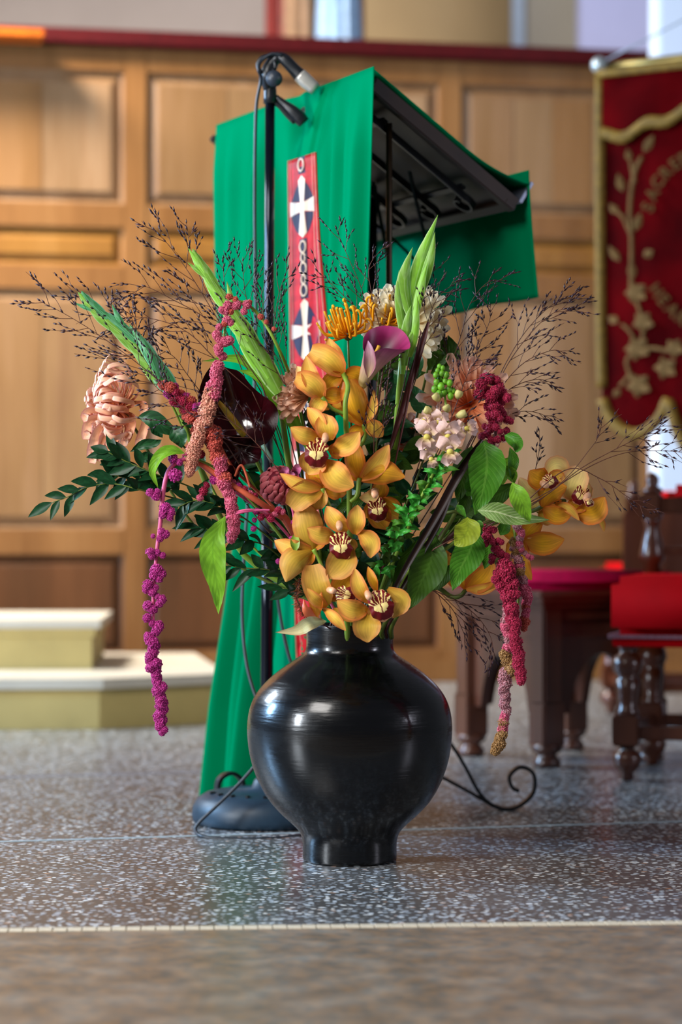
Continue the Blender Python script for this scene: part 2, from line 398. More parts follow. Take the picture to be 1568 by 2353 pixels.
# statue group seen above the capping
sg = thing('statue', (bx(735, 10.6), 10.6, 2.3), 'painted statue group above the panelling, only its robes showing', 'statue')
obj('plinth', box((bx(722, 10.6), 10.75, 1.2), (.55, .5, 2.2), 0, .01), M_GP, sg)
def robe(pxc, pxr, Y, z0, z1, flare, folds, dep=.12, amp=.12):
    cx = bx(pxc, Y); r0 = pxr/F*Y; vs = []; fs = []; n = 64; m = 10
    for i in range(m+1):
        t = i/m; r = r0*(1+flare*(1-t))
        for j in range(n):
            a = 2*pi*j/n; k = 1+amp*cos(a*folds+sin(t*3)*.6)*(1-t*.4)
            vs.append(V((cx+r*k*cos(a), Y+dep*k*sin(a), z0+(z1-z0)*t)))
    for i in range(m):
        for j in range(n): k = (j+1) % n; fs.append((i*n+j, i*n+k, (i+1)*n+k, (i+1)*n+j))
    fs.append(tuple(m*n+j for j in range(n))); fs.append(tuple(range(n))[::-1]); return vs, fs
obj('red_mantle', robe(640, 26, 10.66, 2.3, 3.5, .15, 7), plain('dark_red_paint', '6e120a', .6), sg, label='dark red mantle at the left')
obj('brown_robe', robe(690, 44, 10.62, 2.3, 3.55, .1, 11), plain('brown_paint', '8c6a4c', .6), sg, label='brown pleated robe')
obj('blue_robe', robe(778, 36, 10.5, 2.3, 3.4, .55, 12), plain('light_blue_paint', '8fb0d6', .5), sg, label='light blue pleated skirt')
obj('red_lining', robe(818, 16, 10.66, 2.3, 3.5, .2, 5), plain('crimson_paint', '5e0f0a', .6), sg)
obj('dark_belt', robe(745, 70, 10.64, 2.885, 2.95, .0, 9, .13, .03), plain('slate_paint', '3e4a4c', .6), sg)

# ---------------------------------------------------------------- banner on the right
Yn = 7.45
def bp(px, py, d=0.0):                # point of the banner's plane: it comes nearer to the right
    k = (px-784)/F; Y = Yn/(1+.55*k)+0; Y -= d; return V((k*Y, Y, CAMH-(py-1200)/F*Y))
def vel():
    m = NT('red_velvet'); n = m.noise(5, 3); c = m.ramp(n, [(.3, rgb('2e0002')), (.7, rgb('540004'))]); m.col(c); m.set(.85, .03)
    m.b.inputs['Sheen Weight'].default_value = .08; m.b.inputs['Sheen Tint'].default_value = rgb('c02030'); m.bump(m.noise(300, 2), .2); return m.m
M_VE = vel(); M_GO = plain('gold_braid', '745a1c', .6, .3, 0, .2, 60, .4, 300); M_EM = plain('pale_gold_embroidery', '6a5230', .7, .1, 0, .15, 80, .5, 400)
bn_ = thing('banner', bp(1640, 1200), 'red velvet church banner with gold fringe and embroidered lilies', 'banner')
outl = []
def lobe(px): # lower edge
    t = (px-1380)/160.0; i = int(t) if t < 3 else 2; f = t-i
    base = (885, 905, 885)[i]; depth = (112, 150, 112)[i]; return base+depth*sqrt(max(0, sin(pi*f)))
def sheet(x0, x1, top, bot, d, nx=72, ny=30):
    vs = []; fs = []
    for s in (0, 1):
        for i in range(nx+1):
            x = x0+(x1-x0)*i/nx
            for j in range(ny+1):
                t = j/ny; y = top(x)+(bot(x)-top(x))*t
                vs.append(bp(x, y, d+(.004 if s else 0)+.006*sin(x*.03+t*2)))
    N = (nx+1)*(ny+1)
    for i in range(nx):
        for j in range(ny):
            a = i*(ny+1)+j; fs.append((a, a+1, a+ny+2, a+ny+1)); fs.append((N+a, N+a+ny+1, N+a+ny+2, N+a+1))
    for i in range(nx): a = i*(ny+1); fs.append((a, a+ny+1, N+a+ny+1, N+a)); a += ny; fs.append((a, N+a, N+a+ny+1, a+ny+1))
    return vs, fs
topf = lambda x: 167-(x-1380)*.115
obj('velvet_field', sheet(1384, 1856, topf, lobe, 0), M_VE, bn_)
valb = lambda x: 300-62*(.5-.5*cos(min(1, (x-1384)/236*1.0)*pi*2/2)) - 8*cos((x-1384)/50*pi) if x <= 1620 else valb(3240-x)
obj('pelmet', sheet(1384, 1856, topf, valb, .025), M_VE, bn_)
def fringe(f, x0, x1, wd, d, n=60):
    vs = []; fs = []
    for i in range(n+1):
        x = x0+(x1-x0)*i/n; z = (3 if i % 2 else 0)
        for k, (q, dd) in enumerate(((0, d), (wd+z, d), (wd+z, d-.012), (0, d-.012))): vs.append(bp(x, f(x)+q, dd))
    for i in range(n):
        for j in range(4): k = (j+1) % 4; fs.append((i*4+j, i*4+k, (i+1)*4+k, (i+1)*4+j))
    return vs, fs
def edge(pts, w, d):                  # braid along a pixel path
    return strap([bp(x, y, d) for x, y in pts], .006, w/F*Yn, max(30, len(pts)*3))
obj('pelmet_fringe', fringe(valb, 1380, 1860, 26, .04), M_GO, bn_, label='gold fringe of the pelmet')
lw = [(1384+i*472/47.0, lobe(min(1855.9, 1384+i*472/47.0))) for i in range(48)]
obj('lower_fringe', strap([bp(x, y, .015) for x, y in lw], .010, 24/F*Yn, 140), M_GO, bn_, label='gold fringe of the lobed hem')
obj('side_braid', strap([bp(1379, 165, .012), bp(1379, 500, .012), bp(1381, 780, .012), bp(1384, 890, .012)], .008, 22/F*Yn, 20), M_GO, bn_)
obj('side_braid', strap([bp(1861, 112, .012), bp(1861, 500, .012), bp(1858, 890, .012)], .008, 22/F*Yn, 20), M_GO, bn_)
obj('top_braid', strap([bp(1372, 170, .04), bp(1600, 144, .04), bp(1866, 114, .04)], .008, 18/F*Yn, 16), M_GO, bn_)
def emb(shape, d=.012): return obj('embroidery', shape, M_EM, bn_)
def espr(pts, w, d=.018): return strap([bp(x, y, d) for x, y in pts], .003, w/F*Yn, 14)
def eleaf(x, y, ang, L, W, d=.02):
    a = radians(ang); p = [bp(x+cos(a)*L*t, y-sin(a)*L*t, d) for t in (0, .5, 1)]; return blade(p, W/F*Yn, 'leaf', cup=-.25, nu=6, nv=4)
for mir in (0, 1):
    mx = (lambda x: x) if not mir else (lambda x: 3240-x)
    ma = (lambda a: a) if not mir else (lambda a: 180-a)
    g = G()
    for pts, w_ in (([(1450, 690), (1452, 560), (1448, 480), (1458, 400), (1476, 360)], 9), ([(1450, 540), (1432, 500), (1416, 485)], 7), ([(1460, 420), (1450, 370)], 8),
                    ([(1465, 900), (1440, 830), (1470, 800), (1480, 745), (1462, 690)], 8), ([(1465, 805), (1500, 800), (1540, 805), (1560, 790)], 8), ([(1450, 860), (1425, 888)], 8), ([(1430, 745), (1450, 765), (1465, 800)], 7), ([(1408, 160+50), (1424, 220), (1440, 212)], 6)):
        g.add(espr([(mx(x), y) for x, y in pts], w_))
    for x, y, an, L, W in ((1480, 350, 60, 46, 20), (1432, 440, 105, 44, 20), (1420, 490, 130, 30, 18), (1460, 530, 72, 44, 20), (1448, 370, 100, 30, 16), (1424, 600, 125, 44, 18), (1480, 590, 35, 26, 20), (1455, 640, 95, 40, 20),
                           (1420, 740, 150, 26, 20), (1425, 895, 230, 24, 16), (1412, 215, 120, 26, 12), (1424, 245, 80, 26, 14), (1440, 210, 20, 30, 12), (1480, 192, 10, 30, 14)):
        g.add(eleaf(mx(x), y, ma(an), L, W))
    for x, y, r in ((1462, 672, 27), (1478, 740, 26), (1465, 800, 30), (1468, 885, 30), (1530, 845, 28), (1550, 800, 24)):
        for k in range(5): g.add(eleaf(mx(x), y, 90+k*72+x, r, r*.75, .024))
    emb(g.g())
def letter(ch, c, ang, h):
    cu = bpy.data.curves.new('letter', 'FONT'); cu.body = ch; cu.size = h*1.35; cu.extrude = .0025; cu.align_x = 'CENTER'; cu.align_y = 'CENTER'; cu.offset = .0012
    o = bpy.data.objects.new('letter', cu); C.objects.link(o)
    me = bpy.data.meshes.new_from_object(o.evaluated_get(bpy.context.evaluated_depsgraph_get())); me.materials.append(M_EM)
    bpy.data.objects.remove(o)
    o = inst('letter', me, Matrix.Translation(c) @ Matrix.Rotation(.10, 4, 'Z') @ Matrix.Rotation(pi/2, 4, 'X') @ Matrix.Rotation(radians(ang), 4, 'Z'), bn_); return o
for ch, x, y, an in zip('SACRED', (1491, 1501, 1513, 1531, 1552, 1576), (477, 447, 419, 397, 378, 364), (66, 62, 55, 46, 36, 28)): letter(ch, bp(x, y, .022), an, .036)
for ch, x, y, an in zip('HEART', (1507, 1524, 1544, 1566, 1590), (668, 690, 712, 732, 746), (-52, -48, -44, -38, -28)): letter(ch, bp(x, y, .022), an, .036)
obj('cross_bar', tube([bp(1366, 158, -.02), bp(1868, 100, -.02)], .014, 4, 10), plain('brass_rod', '8d7a48', .35, .5, .8), bn_)
obj('finial', ico(bp(1378, 150, 0), .026, 2), plain('silvery_knob', 'b8c4c8', .3, .5, .6), bn_)
obj('cord', tube([bp(1378, 146, 0), bp(1568, 48), bp(1612, 20)], .003, 5, 5), plain('grey_cord', '8c98a8', .7), bn_)
obj('cord', tube([bp(1862, 92, 0), bp(1700, 50), bp(1612, 20)], .003, 5, 5), plain('grey_cord', '8c98a8', .7), bn_)
q = bp(1612, 10, -.06); obj('pole', tube([V((q.x, q.y, 0)), q], .017, 4, 12), plain('dark_pole_wood', '3a2216', .4), bn_)
obj('pole_foot', lathe([(.16, 0), (.16, .03), (.05, .05), (.03, .12)], (q.x, q.y, 0), 20), plain('dark_pole_wood', '3a2216', .4), bn_)
# ---------------------------------------------------------------- stool and chairs
def dwood(name, a, b, rough=.32):
    m = NT(name); m.col(m.ramp(m.noise(9, 4, 'Object', (1, 1, .15)), [(.3, rgb(a)), (.7, rgb(b))])); m.set(rough, .5, coat=.25); return m.m
M_DW = dwood('dark_walnut', '351a10', '5c3322'); M_DW2 = dwood('polished_mahogany', '2e120a', '5a2c18', .28)
M_MAG = plain('magenta_velvet', 'a80038', .75, .12, var=.08); M_RED = plain('scarlet_velvet', 'a80006', .8, .06, var=.08, scale=8)
M_TRIM = plain('rose_grey_gimp', '946a72', .7, .15, var=.2, scale=200, bump=.4, bscale=400)
su = V((.866, .5, 0)); sv = V((-.5, .866, 0)); Ns = V((.505, 5.93, 0)); SU, SV = .315, .34
stl = thing('stool', Ns+su*SU/2+sv*SV/2, 'dark carved stool with arched sides and magenta cushion, left of the red chair', 'stool')
Rm = Matrix((su, sv, V((0, 0, 1)))).transposed()
def sl(a, b, z): return Ns+su*a+sv*b+V((0, 0, z))
for a in (0, SU):
    for b in (0, SV):
        c = sl(a, b, 0)
        g = G(); g.add(box(c+V((0, 0, .235)), (.058, .058, .33), 0, .006, Rm)); leg = obj('leg', g.g(), M_DW, stl, False)
        obj('leg_block', box(c+V((0, 0, .105)), (.066, .066, .11), 0, .004, Rm), M_DW, leg, False)
        obj('foot', lathe([(.020, 0), (.034, .004), (.036, .014), (.026, .026), (.024, .032), (.038, .04), (.040, .052), (.034, .058)], c, 20), M_DW, leg)
def arch(p0, p1, th, zt=.385, zs=.13, za=.275):
    n = 26; d = (p1-p0); L = d.length; d.normalize(); nn = V((-d.y, d.x, 0)); vs = []; fs = []
    for i in range(n+1):
        u = i/n; e = .14
        if u < e or u > 1-e: z = zs - .04*(0)
        else:
            q = (u-e)/(1-2*e); q = q if q < .5 else 1-q; z = zs+.015+(za-zs-.015)*(1-(1-2*q)**2)**.55
        for s in (-1, 1):
            for zz in (z, zt): vs.append(p0+d*(L*u)+nn*(s*th/2)+V((0, 0, zz)))
    for i in range(n):
        a = i*4; b = a+4; fs += [(a, b, b+1, a+1), (a+2, a+3, b+3, b+2), (a, a+2, b+2, b), (a+1, b+1, b+3, a+3)]
    fs += [(0, 1, 3, 2), (n*4, n*4+2, n*4+3, n*4+1)]; return vs, fs
for (a0_, b0_, a1_, b1_) in ((0, .03, 0, SV-.03), (SU, .03, SU, SV-.03), (.03, 0, SU-.03, 0), (.03, SV, SU-.03, SV)):
    p0 = sl(a0_, b0_, 0); p1 = sl(a1_, b1_, 0); pan = obj('arched_panel', arch(p0, p1, .024), M_DW, stl, False)
    d = (p1-p0).normalized(); nn = V((-d.y, d.x, 0)); ax = Matrix((d, nn, V((0, 0, 1)))).transposed()
    obj('arch_moulding', box((p0+p1)/2+V((0, 0, .318)), ((p1-p0).length, .034, .012), 0, .003, ax), M_DW, pan, False)
cs = sl(SU/2, SV/2, 0)
for z, o_, h in ((.372, .05, .03), (.394, .078, .016), (.408, .10, .014), (.424, .115, .018)):
    obj('seat_moulding', box(cs+V((0, 0, z)), (SU+o_, SV+o_, h), 0, .005, Rm), M_DW, stl, False)
obj('cushion', box(cs+V((0, 0, .455)), (SU+.115, SV+.115, .046), 0, .020, Rm), M_MAG, stl, True, label='magenta velvet cushion')

def chair(loc, ang, label, group=None, panel=False):
    R = Matrix.Rotation(ang, 3, 'Z'); o = V(loc); t = thing('chair', o, label, 'chair', group)
    def L(x, y, z): return o+R @ V((x, y, z))
    W, D = .50, .42
    # seat box, piping and gimp
    obj('seat', box(L(W/2, D/2, .4055), (W+.03, D+.03, .139), 0, .020, R), M_RED, t, True, label='scarlet velvet seat')
    for a, b, dx, dy in ((W/2, -.0155, W+.03, .004), (W/2, D+.0155, W+.03, .004), (-.0155, D/2, .004, D+.03), (W+.0155, D/2, .004, D+.03)):
        g = G(); n = int(max(dx, dy)/.008); lx = dx > dy
        for i in range(n+1):
            q = i/n-.5; g.add(box(L(a+(q*dx if lx else 0), b+(0 if lx else q*dy), .336), (.0058, .0058, .0085), 0, 0, R @ Matrix.Rotation(.5, 3, 'Y' if lx else 'X')))
        obj('gimp_trim', g.g(), M_TRIM, t, False, label='pinkish grey gimp trim', kind='stuff')
    obj('seat_frame', box(L(W/2, D/2, .322), (W+.02, D+.02, .02), 0, .003, R), M_RED, t, False)
    pf = [(.010, 0), (.016, .006), (.015, .018), (.03, .034), (.036, .052), (.030, .066), (.016, .074), (.020, .082)]
    pl = [(.024, .150), (.028, .160), (.022, .168), (.024, .20), (.030, .235), (.022, .240), (.034, .255), (.037, .27), (.033, .288), (.02, .296), (.018, .304), (.026, .312), (.026, .322)]
    for x, y in ((.02, .02), (W-.02, .02), (.02, D-.02), (W-.02, D-.02)):
        lg = obj('leg', lathe(pl, L(x, y, 0), 24), M_DW2, t)
        obj('block', box(L(x, y, .117), (.062, .062, .072), 0, .005, R), M_DW2, lg, False)
        obj('foot', lathe(pf, L(x, y, 0), 24), M_DW2, lg)
    for a, b, dx, dy in ((W/2, .02, W-.08, .022), (W/2, D-.02, W-.08, .022), (.02, D/2, .022, D-.08), (W-.02, D/2, .022, D-.08)):
        obj('stretcher', box(L(a, b, .112), (dx, dy, .03), 0, .003, R), M_DW2, t, False)
    pp = [(.022, .47), (.022, .50), (.030, .503), (.032, .52), (.026, .55), (.017, .585), (.020, .60), (.024, .61)]
    fin = [(.022, .672), (.028, .676), (.022, .684), (.014, .69), (.018, .70), (.016, .712), (.006, .722), (.001, .724)]
    for x in (.02, W-.02):
        po = obj('back_post', lathe(pp, L(x, D-.02, 0), 24), M_DW2, t)
        obj('post_block', box(L(x, D-.02, .64), (.048, .048, .066), 0, .005, R), M_DW2, po, False)
        obj('finial', lathe(fin, L(x, D-.02, 0), 24), M_DW2, po)
    obj('back_rail', box(L(W/2, D-.02, .642), (W-.08, .03, .04), 0, .004, R), M_DW2, t, False)
    if panel: obj('back_panel', box(L(W/2, D+.012, .465), (W+.035, .022, .33), 0, .004, R), M_DW2, t, False)
    obj('back_rail', box(L(W/2, D-.02, .53), (W-.08, .024, .02), 0, .003, R), M_DW2, t, False)
    obj('back_pad', box(L(W/2, D-.02, .668), (W-.12, .05, .05), 0, .02, R), M_RED, t, True)
    return t
chair((.640, 5.60, 0), -.28, 'scarlet velvet chair with turned dark legs at the right edge, nearest the camera')
chair((1.325, 7.62, 0), pi+.06, 'dark chair standing farther back behind the scarlet chair, only its red topped back in view', None, True)

# ---------------------------------------------------------------- lectern with green cloth
M_IR = plain('black_wrought_iron', '14171c', .38, .6, .3, var=.2, scale=60); M_BW = plain('dark_lectern_wood', '24140a', .5, .35, var=.2, scale=12)
A = V((-.274, 5.30, 1.463)); B = V((.0615, 4.62, 1.463)); Cc = V((.357, 4.766, 1.239)); Dd = Cc+(A-B)
lc = (A+B+Cc+Dd)/4; ab = (B-A).normalized(); dn = (Cc-B).normalized(); un = ab.cross(dn).normalized()
if un.z < 0: un = -un
lec = thing('lectern', (lc.x+.02, lc.y, 0), 'black wrought iron lectern with sloping dark book board under a green cloth', 'lectern')
axb = Matrix((ab, dn, un)).transposed()
def lp(a, d, n=0): return B-ab*a+dn*d+un*n         # a along the top edge from the near corner, d down the slope
LA = (A-B).length; LD = (Cc-B).length
obj('book_board', box(lp(LA/2, LD/2+.008, -.012), (LA-.01, LD-.016, .018), 0, .002, axb), M_BW, lec, False)
for a in (.012, LA-.012): obj('board_edge', box(lp(a, LD/2, -.026), (.022, LD, .014), 0, .002, axb), M_BW, lec, False)
for d in (.03, LD-.015): obj('board_edge', box(lp(LA/2, d, -.026), (LA, .024, .014), 0, .002, axb), M_BW, lec, False)
obj('book_stop', box(lp(LA/2, LD+.004, .018), (LA-.01, .008, .05), 0, .001, axb), plain('steel_lip', '6a7080', .35, .5, .7), lec, False)
for k in range(5):
    a = .09+k*(LA-.18)/4
    pts = [lp(a+.03*cos(t)*1.0*(1-t/14), .055+.022*sin(t), -.05) for t in [5.5-i*.5 for i in range(11)]]
    pts = [lp(a+.030*(1-i/12)*cos(i*.62+pi), .07-.030*(1-i/12)*sin(i*.62), -.05) for i in range(9, -1, -1)]
    pts += [lp(a-.03, .12, -.05), lp(a-.03, .25, -.05), lp(a-.028, LD-.09, -.05)]
    pts += [lp(a+.030*(1-i/12)*cos(pi+i*.62)*1.0, LD-.07+.030*(1-i/12)*sin(i*.62), -.05) for i in range(0, 10)]
    obj('iron_scroll', strap(pts, .014, .005, 60, un), M_IR, lec, False)
for d in (.09, LD-.10): obj('iron_crossbar', box(lp(LA/2, d, -.040), (LA-.10, .014, .006), 0, .001, axb), M_IR, lec, False)
obj('post', tube([V((lc.x+.023, lc.y, .06)), V((lc.x+.023, lc.y, 1.30))], .011, 4, 12), M_IR, lec)
obj('side_rod', tube([lp(.05, .10, -.04), lp(.05, .10, -.04)+V((0, .0, -.55))], .006, 4, 8), plain('brass_brown_rod', '4a3826', .4, .5, .5), lec)
bc = lp(.05, .10, -.04); 
for s in (-.08, 0, .08):
    pts = [V((lc.x+.023, lc.y, 1.02+s*.4)), V((lc.x+.06+abs(s), lc.y-.01, 1.10)), lp(.3-s*2, LD*.55, -.05)]
    obj('bracket_scroll', strap(pts, .012, .005, 20, V((.3, .95, 0)).normalized()), M_IR, lec, False)
# feet: the right one shows beside the vase
def foot(dirv):
    o = V((lc.x+.023, lc.y, 0)); d = V(dirv).normalized(); wd = V((-d.y, d.x, 0))
    def q(r, z): return o+d*r+V((0, 0, z))
    s = 5.0/F
    pts = [q(.0, .40), q(.09, .25), q(.18, .115), q(.225, .035), q(.262, .006), q(.30, .006), q(.335, .035), q(.337, .075), q(.310, .090), q(.287, .072), q(.292, .048), q(.306, .040)]
    f = obj('scroll_foot', strap(pts, .022, .007, 70, wd), M_IR, lec, False)
    obj('foot_brace', strap([q(.0, .14), q(.09, .098), q(.20, .040), q(.255, .007)], .018, .006, 24, wd), M_IR, f, False)
foot((1, .02, 0)); foot((-.5, .86, 0)); foot((-.5, -.2, 0))
obj('foot_hub', lathe([(.02, .04), (.03, .05), (.03, .07), (.018, .10), (.022, .42), (.012, .45)], (lc.x+.023, lc.y, 0), 16), M_IR, lec)

gc = NT('green_cloth'); gc.col(gc.mix(.15, rgb('00744a'), gc.ramp(gc.noise(4, 3), [(.3, rgb('00643e')), (.7, rgb('007c50'))]))); gc.set(.9, .0); gc.b.inputs['Sheen Weight'].default_value = .0
gc.b.inputs['Sheen Tint'].default_value = rgb('40e0b0'); gc.bump(gc.noise(900, 1), .12, .0005); M_GC = gc.m
clo = thing('altar_cloth', V((-.12, 5.0, 0)), 'green lectern cloth draped over the book board, its long front panel hanging to the floor', 'cloth')
ab2 = V((B.x-A.x, B.y-A.y, 0)); ab2n = ab2.normalized(); cn = V((-ab2n.y, ab2n.x, 0)); cn = cn if cn.y < 0 else -cn
def s_off(px, c):                     # the same on the plane moved c metres out
    k = (px-784)/F; ax = A.x+cn.x*c; ay = A.y+cn.y*c; return (k*ay-ax)/((B.x-A.x)-k*(B.y-A.y))
def s_of(px):                         # parameter 0..1 along A-B where that column meets the cloth plane
    k = (px-784)/F; return (k*A.y-A.x)/((B.x-A.x)-k*(B.y-A.y))
def interp(tab, x):
    for (x0, y0), (x1, y1) in zip(tab, tab[1:]):
        if x <= x1: return y0+(y1-y0)*max(0, (x-x0))/(x1-x0)
    return tab[-1][1]
EL = [(0, 497), (.08, 490), (.25, 494), (.45, 520), (.62, 536), (.72, 517), (.86, 487), (1, 466)]
ER = [(0, 859), (.15, 851), (.36, 839), (.55, 800), (1, 742)]
def cf(s, h, off=0.0):                # s 0..1 across, h 0 top .. 1 hem
    e0 = interp(EL, h); e1 = interp(ER, h); px = e0+(e1-e0)*s; c_ = .012+.022*min(1, h/.1)+.02*h; q = s_off(px, c_)
    flat = 1-math.exp(-((s-.575)/.15)**6)
    fold = flat*(.6+.25*h)*(.012*sin(s*23+h*1.3)+.010*sin(s*41+1.7-h)+.006*sin(s*67+h*5)) * min(1, h*9)
    pin = .035*math.exp(-((s-.50)/.04)**2)*math.exp(-((h-.035)/.03)**2)
    deep = .06*math.exp(-((s-(.385+.0*h))/.04)**2)*min(1, h*5)
    p = V((A.x+(B.x-A.x)*q, A.y+(B.y-A.y)*q, 1.466-h*1.46))
    return p+cn*(c_+off+fold*1.9*max(0, min(1, s/.07, (1-s)/.07))-pin-deep*(.5+.5*h))
def sheet2(f, nx, ny, th):
    vs = []; fs = []; N = (nx+1)*(ny+1)
    for o_ in (0, -th):
        for i in range(nx+1):
            for j in range(ny+1): vs.append(f(i/nx, j/ny, o_))
    for i in range(nx):
        for j in range(ny):
            a = i*(ny+1)+j; fs.append((a, a+1, a+ny+2, a+ny+1)); fs.append((N+a, N+a+ny+1, N+a+ny+2, N+a+1))
    for i in range(nx): a = i*(ny+1); fs.append((a, a+ny+1, N+a+ny+1, N+a)); a += ny; fs.append((a, N+a, N+a+ny+1, a+ny+1))
    for j in range(ny): a = j; fs.append((a, N+a, N+a+1, a+1)); a = nx*(ny+1)+j; fs.append((a, a+1, N+a+1, N+a))
    return vs, fs
fp = obj('front_panel', sheet2(cf, 120, 80, .002), M_GC, clo)
obj('top_panel', sheet2(lambda s, t, o_: lp(LA*(1-s), LD*t, .004+o_+.0+(.03*max(0, (t-.62)/.38)**2)*(1 if t < .93 else 1)), 40, 24, .002), M_GC, clo)
def flap(s, t, o_):
    b = Cc.lerp(Dd, s)+dn*.012; top = .052; z = (Cc.z+top)*(1-t)+1.045*t-.01*0
    if t < .06: z = Cc.z+top+.004-.07*t
    out = V((-ab.y, ab.x, 0)).normalized(); out = out if out.x > 0 else -out
    return V((b.x, b.y, z-.015*s*t))+out*(.006+o_+.010*sin(s*16+t)*t+.014*t)
obj('back_flap', sheet2(flap, 60, 24, .002), M_GC, clo)
# the red orphrey band with printed crosses, sewn down the front panel
M_OR = NT('red_satin'); M_OR.col(M_OR.ramp(M_OR.noise(1.0, 2, 'Object', (6, 6, 55)), [(.3, rgb('9c0812')), (.7, rgb('c8141e'))])); M_OR.set(.5, .15); M_OR = M_OR.m
M_PK = plain('salmon_piping', 'e09a88', .5, .3); M_NV = plain('navy_print', '201c38', .6, .2, var=.03); M_CM = plain('cream_print', 'd9c4b0', .6, .2, var=.05)
BL = [(0, 662), (.09, 663), (.36, 668), (.55, 673), (.75, 681), (1, 690)]; BR = [(0, 727), (.09, 728), (.36, 744), (.55, 752), (.75, 758), (1, 765)]
H0 = .151; zt_ = lambda h: h
def bandp(s, h, off):                 # s across the band, h = cloth height parameter
    e0 = interp(EL, h); e1 = interp(ER, h); tt = (h-.1)/1; x = interp(BL, h)+(interp(BR, h)-interp(BL, h))*s
    return cf((x-e0)/(e1-e0), h, off)
def bh(py):                           # photo row -> cloth height parameter near the band
    Y = 5.05; z = CAMH-(py-1200)/F*Y; return (1.466-z)/1.46
h0 = bh(398)
band = obj('embroidered_band', sheet2(lambda s, t, o_: bandp(s, h0+(1-h0-.02)*t, .0022+o_), 16, 120, .0015), M_OR, clo, label='red satin band with cream crosses')
for s in (.03, .12, .88, .97): obj('piping', tube([bandp(s, h0+(.98-h0)*i/60, .003) for i in range(61)], .0011, 120, 5), M_PK, band)
def bpoly(pts, off, m, name='applique'):             # polygon in band coordinates: x in -1..1, y photo rows
    v = [bandp(.5+.5*x, bh(y), off) for x, y in pts]; n = len(v); cen = sum(v, V())/n
    vs = [cen]+v; fs = [(0, 1+i, 1+(i+1) % n) for i in range(n)]; return vs, fs
def cross(y0):                         # cross head 145 rows tall starting at row y0
    H = 138; g = G(); nv = G()
    Y_ = lambda t: y0+H*t
    for sx in (-1, 1):
        nv.add(bpoly([(sx*x, Y_(t)) for x, t in ((.18, .10), (.40, .18), (.62, .30), (.74, .385), (.16, .42))], .0028, None))
        nv.add(bpoly([(sx*x, Y_(t)) for x, t in ((.16, .59), (.74, .625), (.66, .74), (.46, .87), (.26, .94))], .0028, None))
    c = []
    g.add(bpoly([(0, Y_(0)), (.24, Y_(.075)), (.13, Y_(.40)), (-.13, Y_(.40)), (-.24, Y_(.075))], .0036, None))
    g.add(bpoly([(0, Y_(1.0)), (-.26, Y_(.93)), (-.13, Y_(.60)), (.13, Y_(.60)), (.26, Y_(.93))], .0036, None))
    g.add(bpoly([(-.82, Y_(.385)), (-.13, Y_(.435)), (.13, Y_(.435)), (.82, Y_(.385)), (.82, Y_(.625)), (.13, Y_(.575)), (-.13, Y_(.575)), (-.82, Y_(.625))], .0036, None))
    g.add(bpoly([(-.14, Y_(.38)), (.14, Y_(.38)), (.14, Y_(.62)), (-.14, Y_(.62))], .0037, None))
    cr_ = obj('cross_ground', nv.g(), M_NV, band, False); 
    obj('cross', g.g(), M_CM, band, False)
def chain(y0, y1, links):
    obj('chain_ground', bpoly([(-.24, y0), (.24, y0), (.24, y1), (-.24, y1)], .0028, None) if y1-y0 < 60 else sheet2(lambda s, t, o_: bandp(.38+.24*s, bh(y0+(y1-y0)*t), .0030+o_), 4, 60, .0006), M_NV, band, False)
    g = G()
    for i in range(links):
        a = y0+6+(y1-y0-12)*i/links; b = y0+6+(y1-y0-12)*(i+1)/links; m = (a+b)/2; big = i % 2 == 0
        rx = .19 if big else .13; ry = (b-a)/2*(1.05 if big else .8)
        pts = [bandp(.5+.5*rx*cos(q*2*pi/18), bh(m+ry*sin(q*2*pi/18)), .0040) for q in range(19)]
        g.add(tube(pts, .0022, 19, 5, False))
    obj('chain_links', g.g(), M_CM, band)
chain(398, 436, 1); cross(440); chain(580, 712, 5); cross(712)
chain(852, 990, 5); cross(990); chain(1130, 1262, 5); cross(1262)

# ---------------------------------------------------------------- microphone stand
M_BK = plain('black_plastic', '15181e', .35, .5, var=.1); M_GR = plain('grey_base_paint', '1e3242', .45, .4, var=.15, scale=25)
M_SV = plain('satin_nickel', 'c8c4bc', .3, .5, .45, var=.05); M_PO = plain('black_chrome', '0d1420', .18, .6, .55, var=.1)
mb = V((-.149, 4.83, 0))
ms = thing('microphone_stand', mb, 'black microphone stand on a round dark base, between vase and lectern', 'microphone stand')
obj('base', lathe([(.140, 0), (.147, .006), (.149, .018), (.147, .034), (.138, .050), (.122, .060), (.095, .066), (.03, .070), (.025, .085), (.02, .09)], mb, 64), M_GR, ms)
for k in range(9):
    a = radians(200+k*17.5); obj('slot', box(mb+V((cos(a)*.112, sin(a)*.112, .0635)), (.012, .006, .005), a, .001), M_BK, ms, False)
pt = P(621, 232, 4.80)
obj('lower_tube', tube([mb+V((0, 0, .08)), mb.lerp(V((pt.x, pt.y, 0)), .35)+V((0, 0, .60))], .0125, 4, 20), M_PO, ms)
obj('clutch', tube([mb.lerp(V((pt.x, pt.y, 0)), .35)+V((0, 0, .58)), mb.lerp(V((pt.x, pt.y, 0)), .4)+V((0, 0, .66))], .017, 4, 20), M_BK, ms)
obj('upper_tube', tube([mb.lerp(V((pt.x, pt.y, 0)), .35)+V((0, 0, .55)), pt], .0098, 4, 20), M_PO, ms)
obj('head_collar', tube([P(621, 238, 4.8), P(621, 195, 4.8)], [.0135, .0125], 4, 20), M_BK, ms)
hb = obj('clamp_body', tube([P(618, 205, 4.8), P(616, 172, 4.79), P(626, 145, 4.79), P(643, 128, 4.78)], [.012, .016, .013, .010], 12, 14), M_BK, ms)
obj('clamp_knob', tube([P(629, 180, 4.775), P(631, 181, 4.75)], .0160, 3, 24), plain('charcoal_knob', '2c3440', .4), ms)
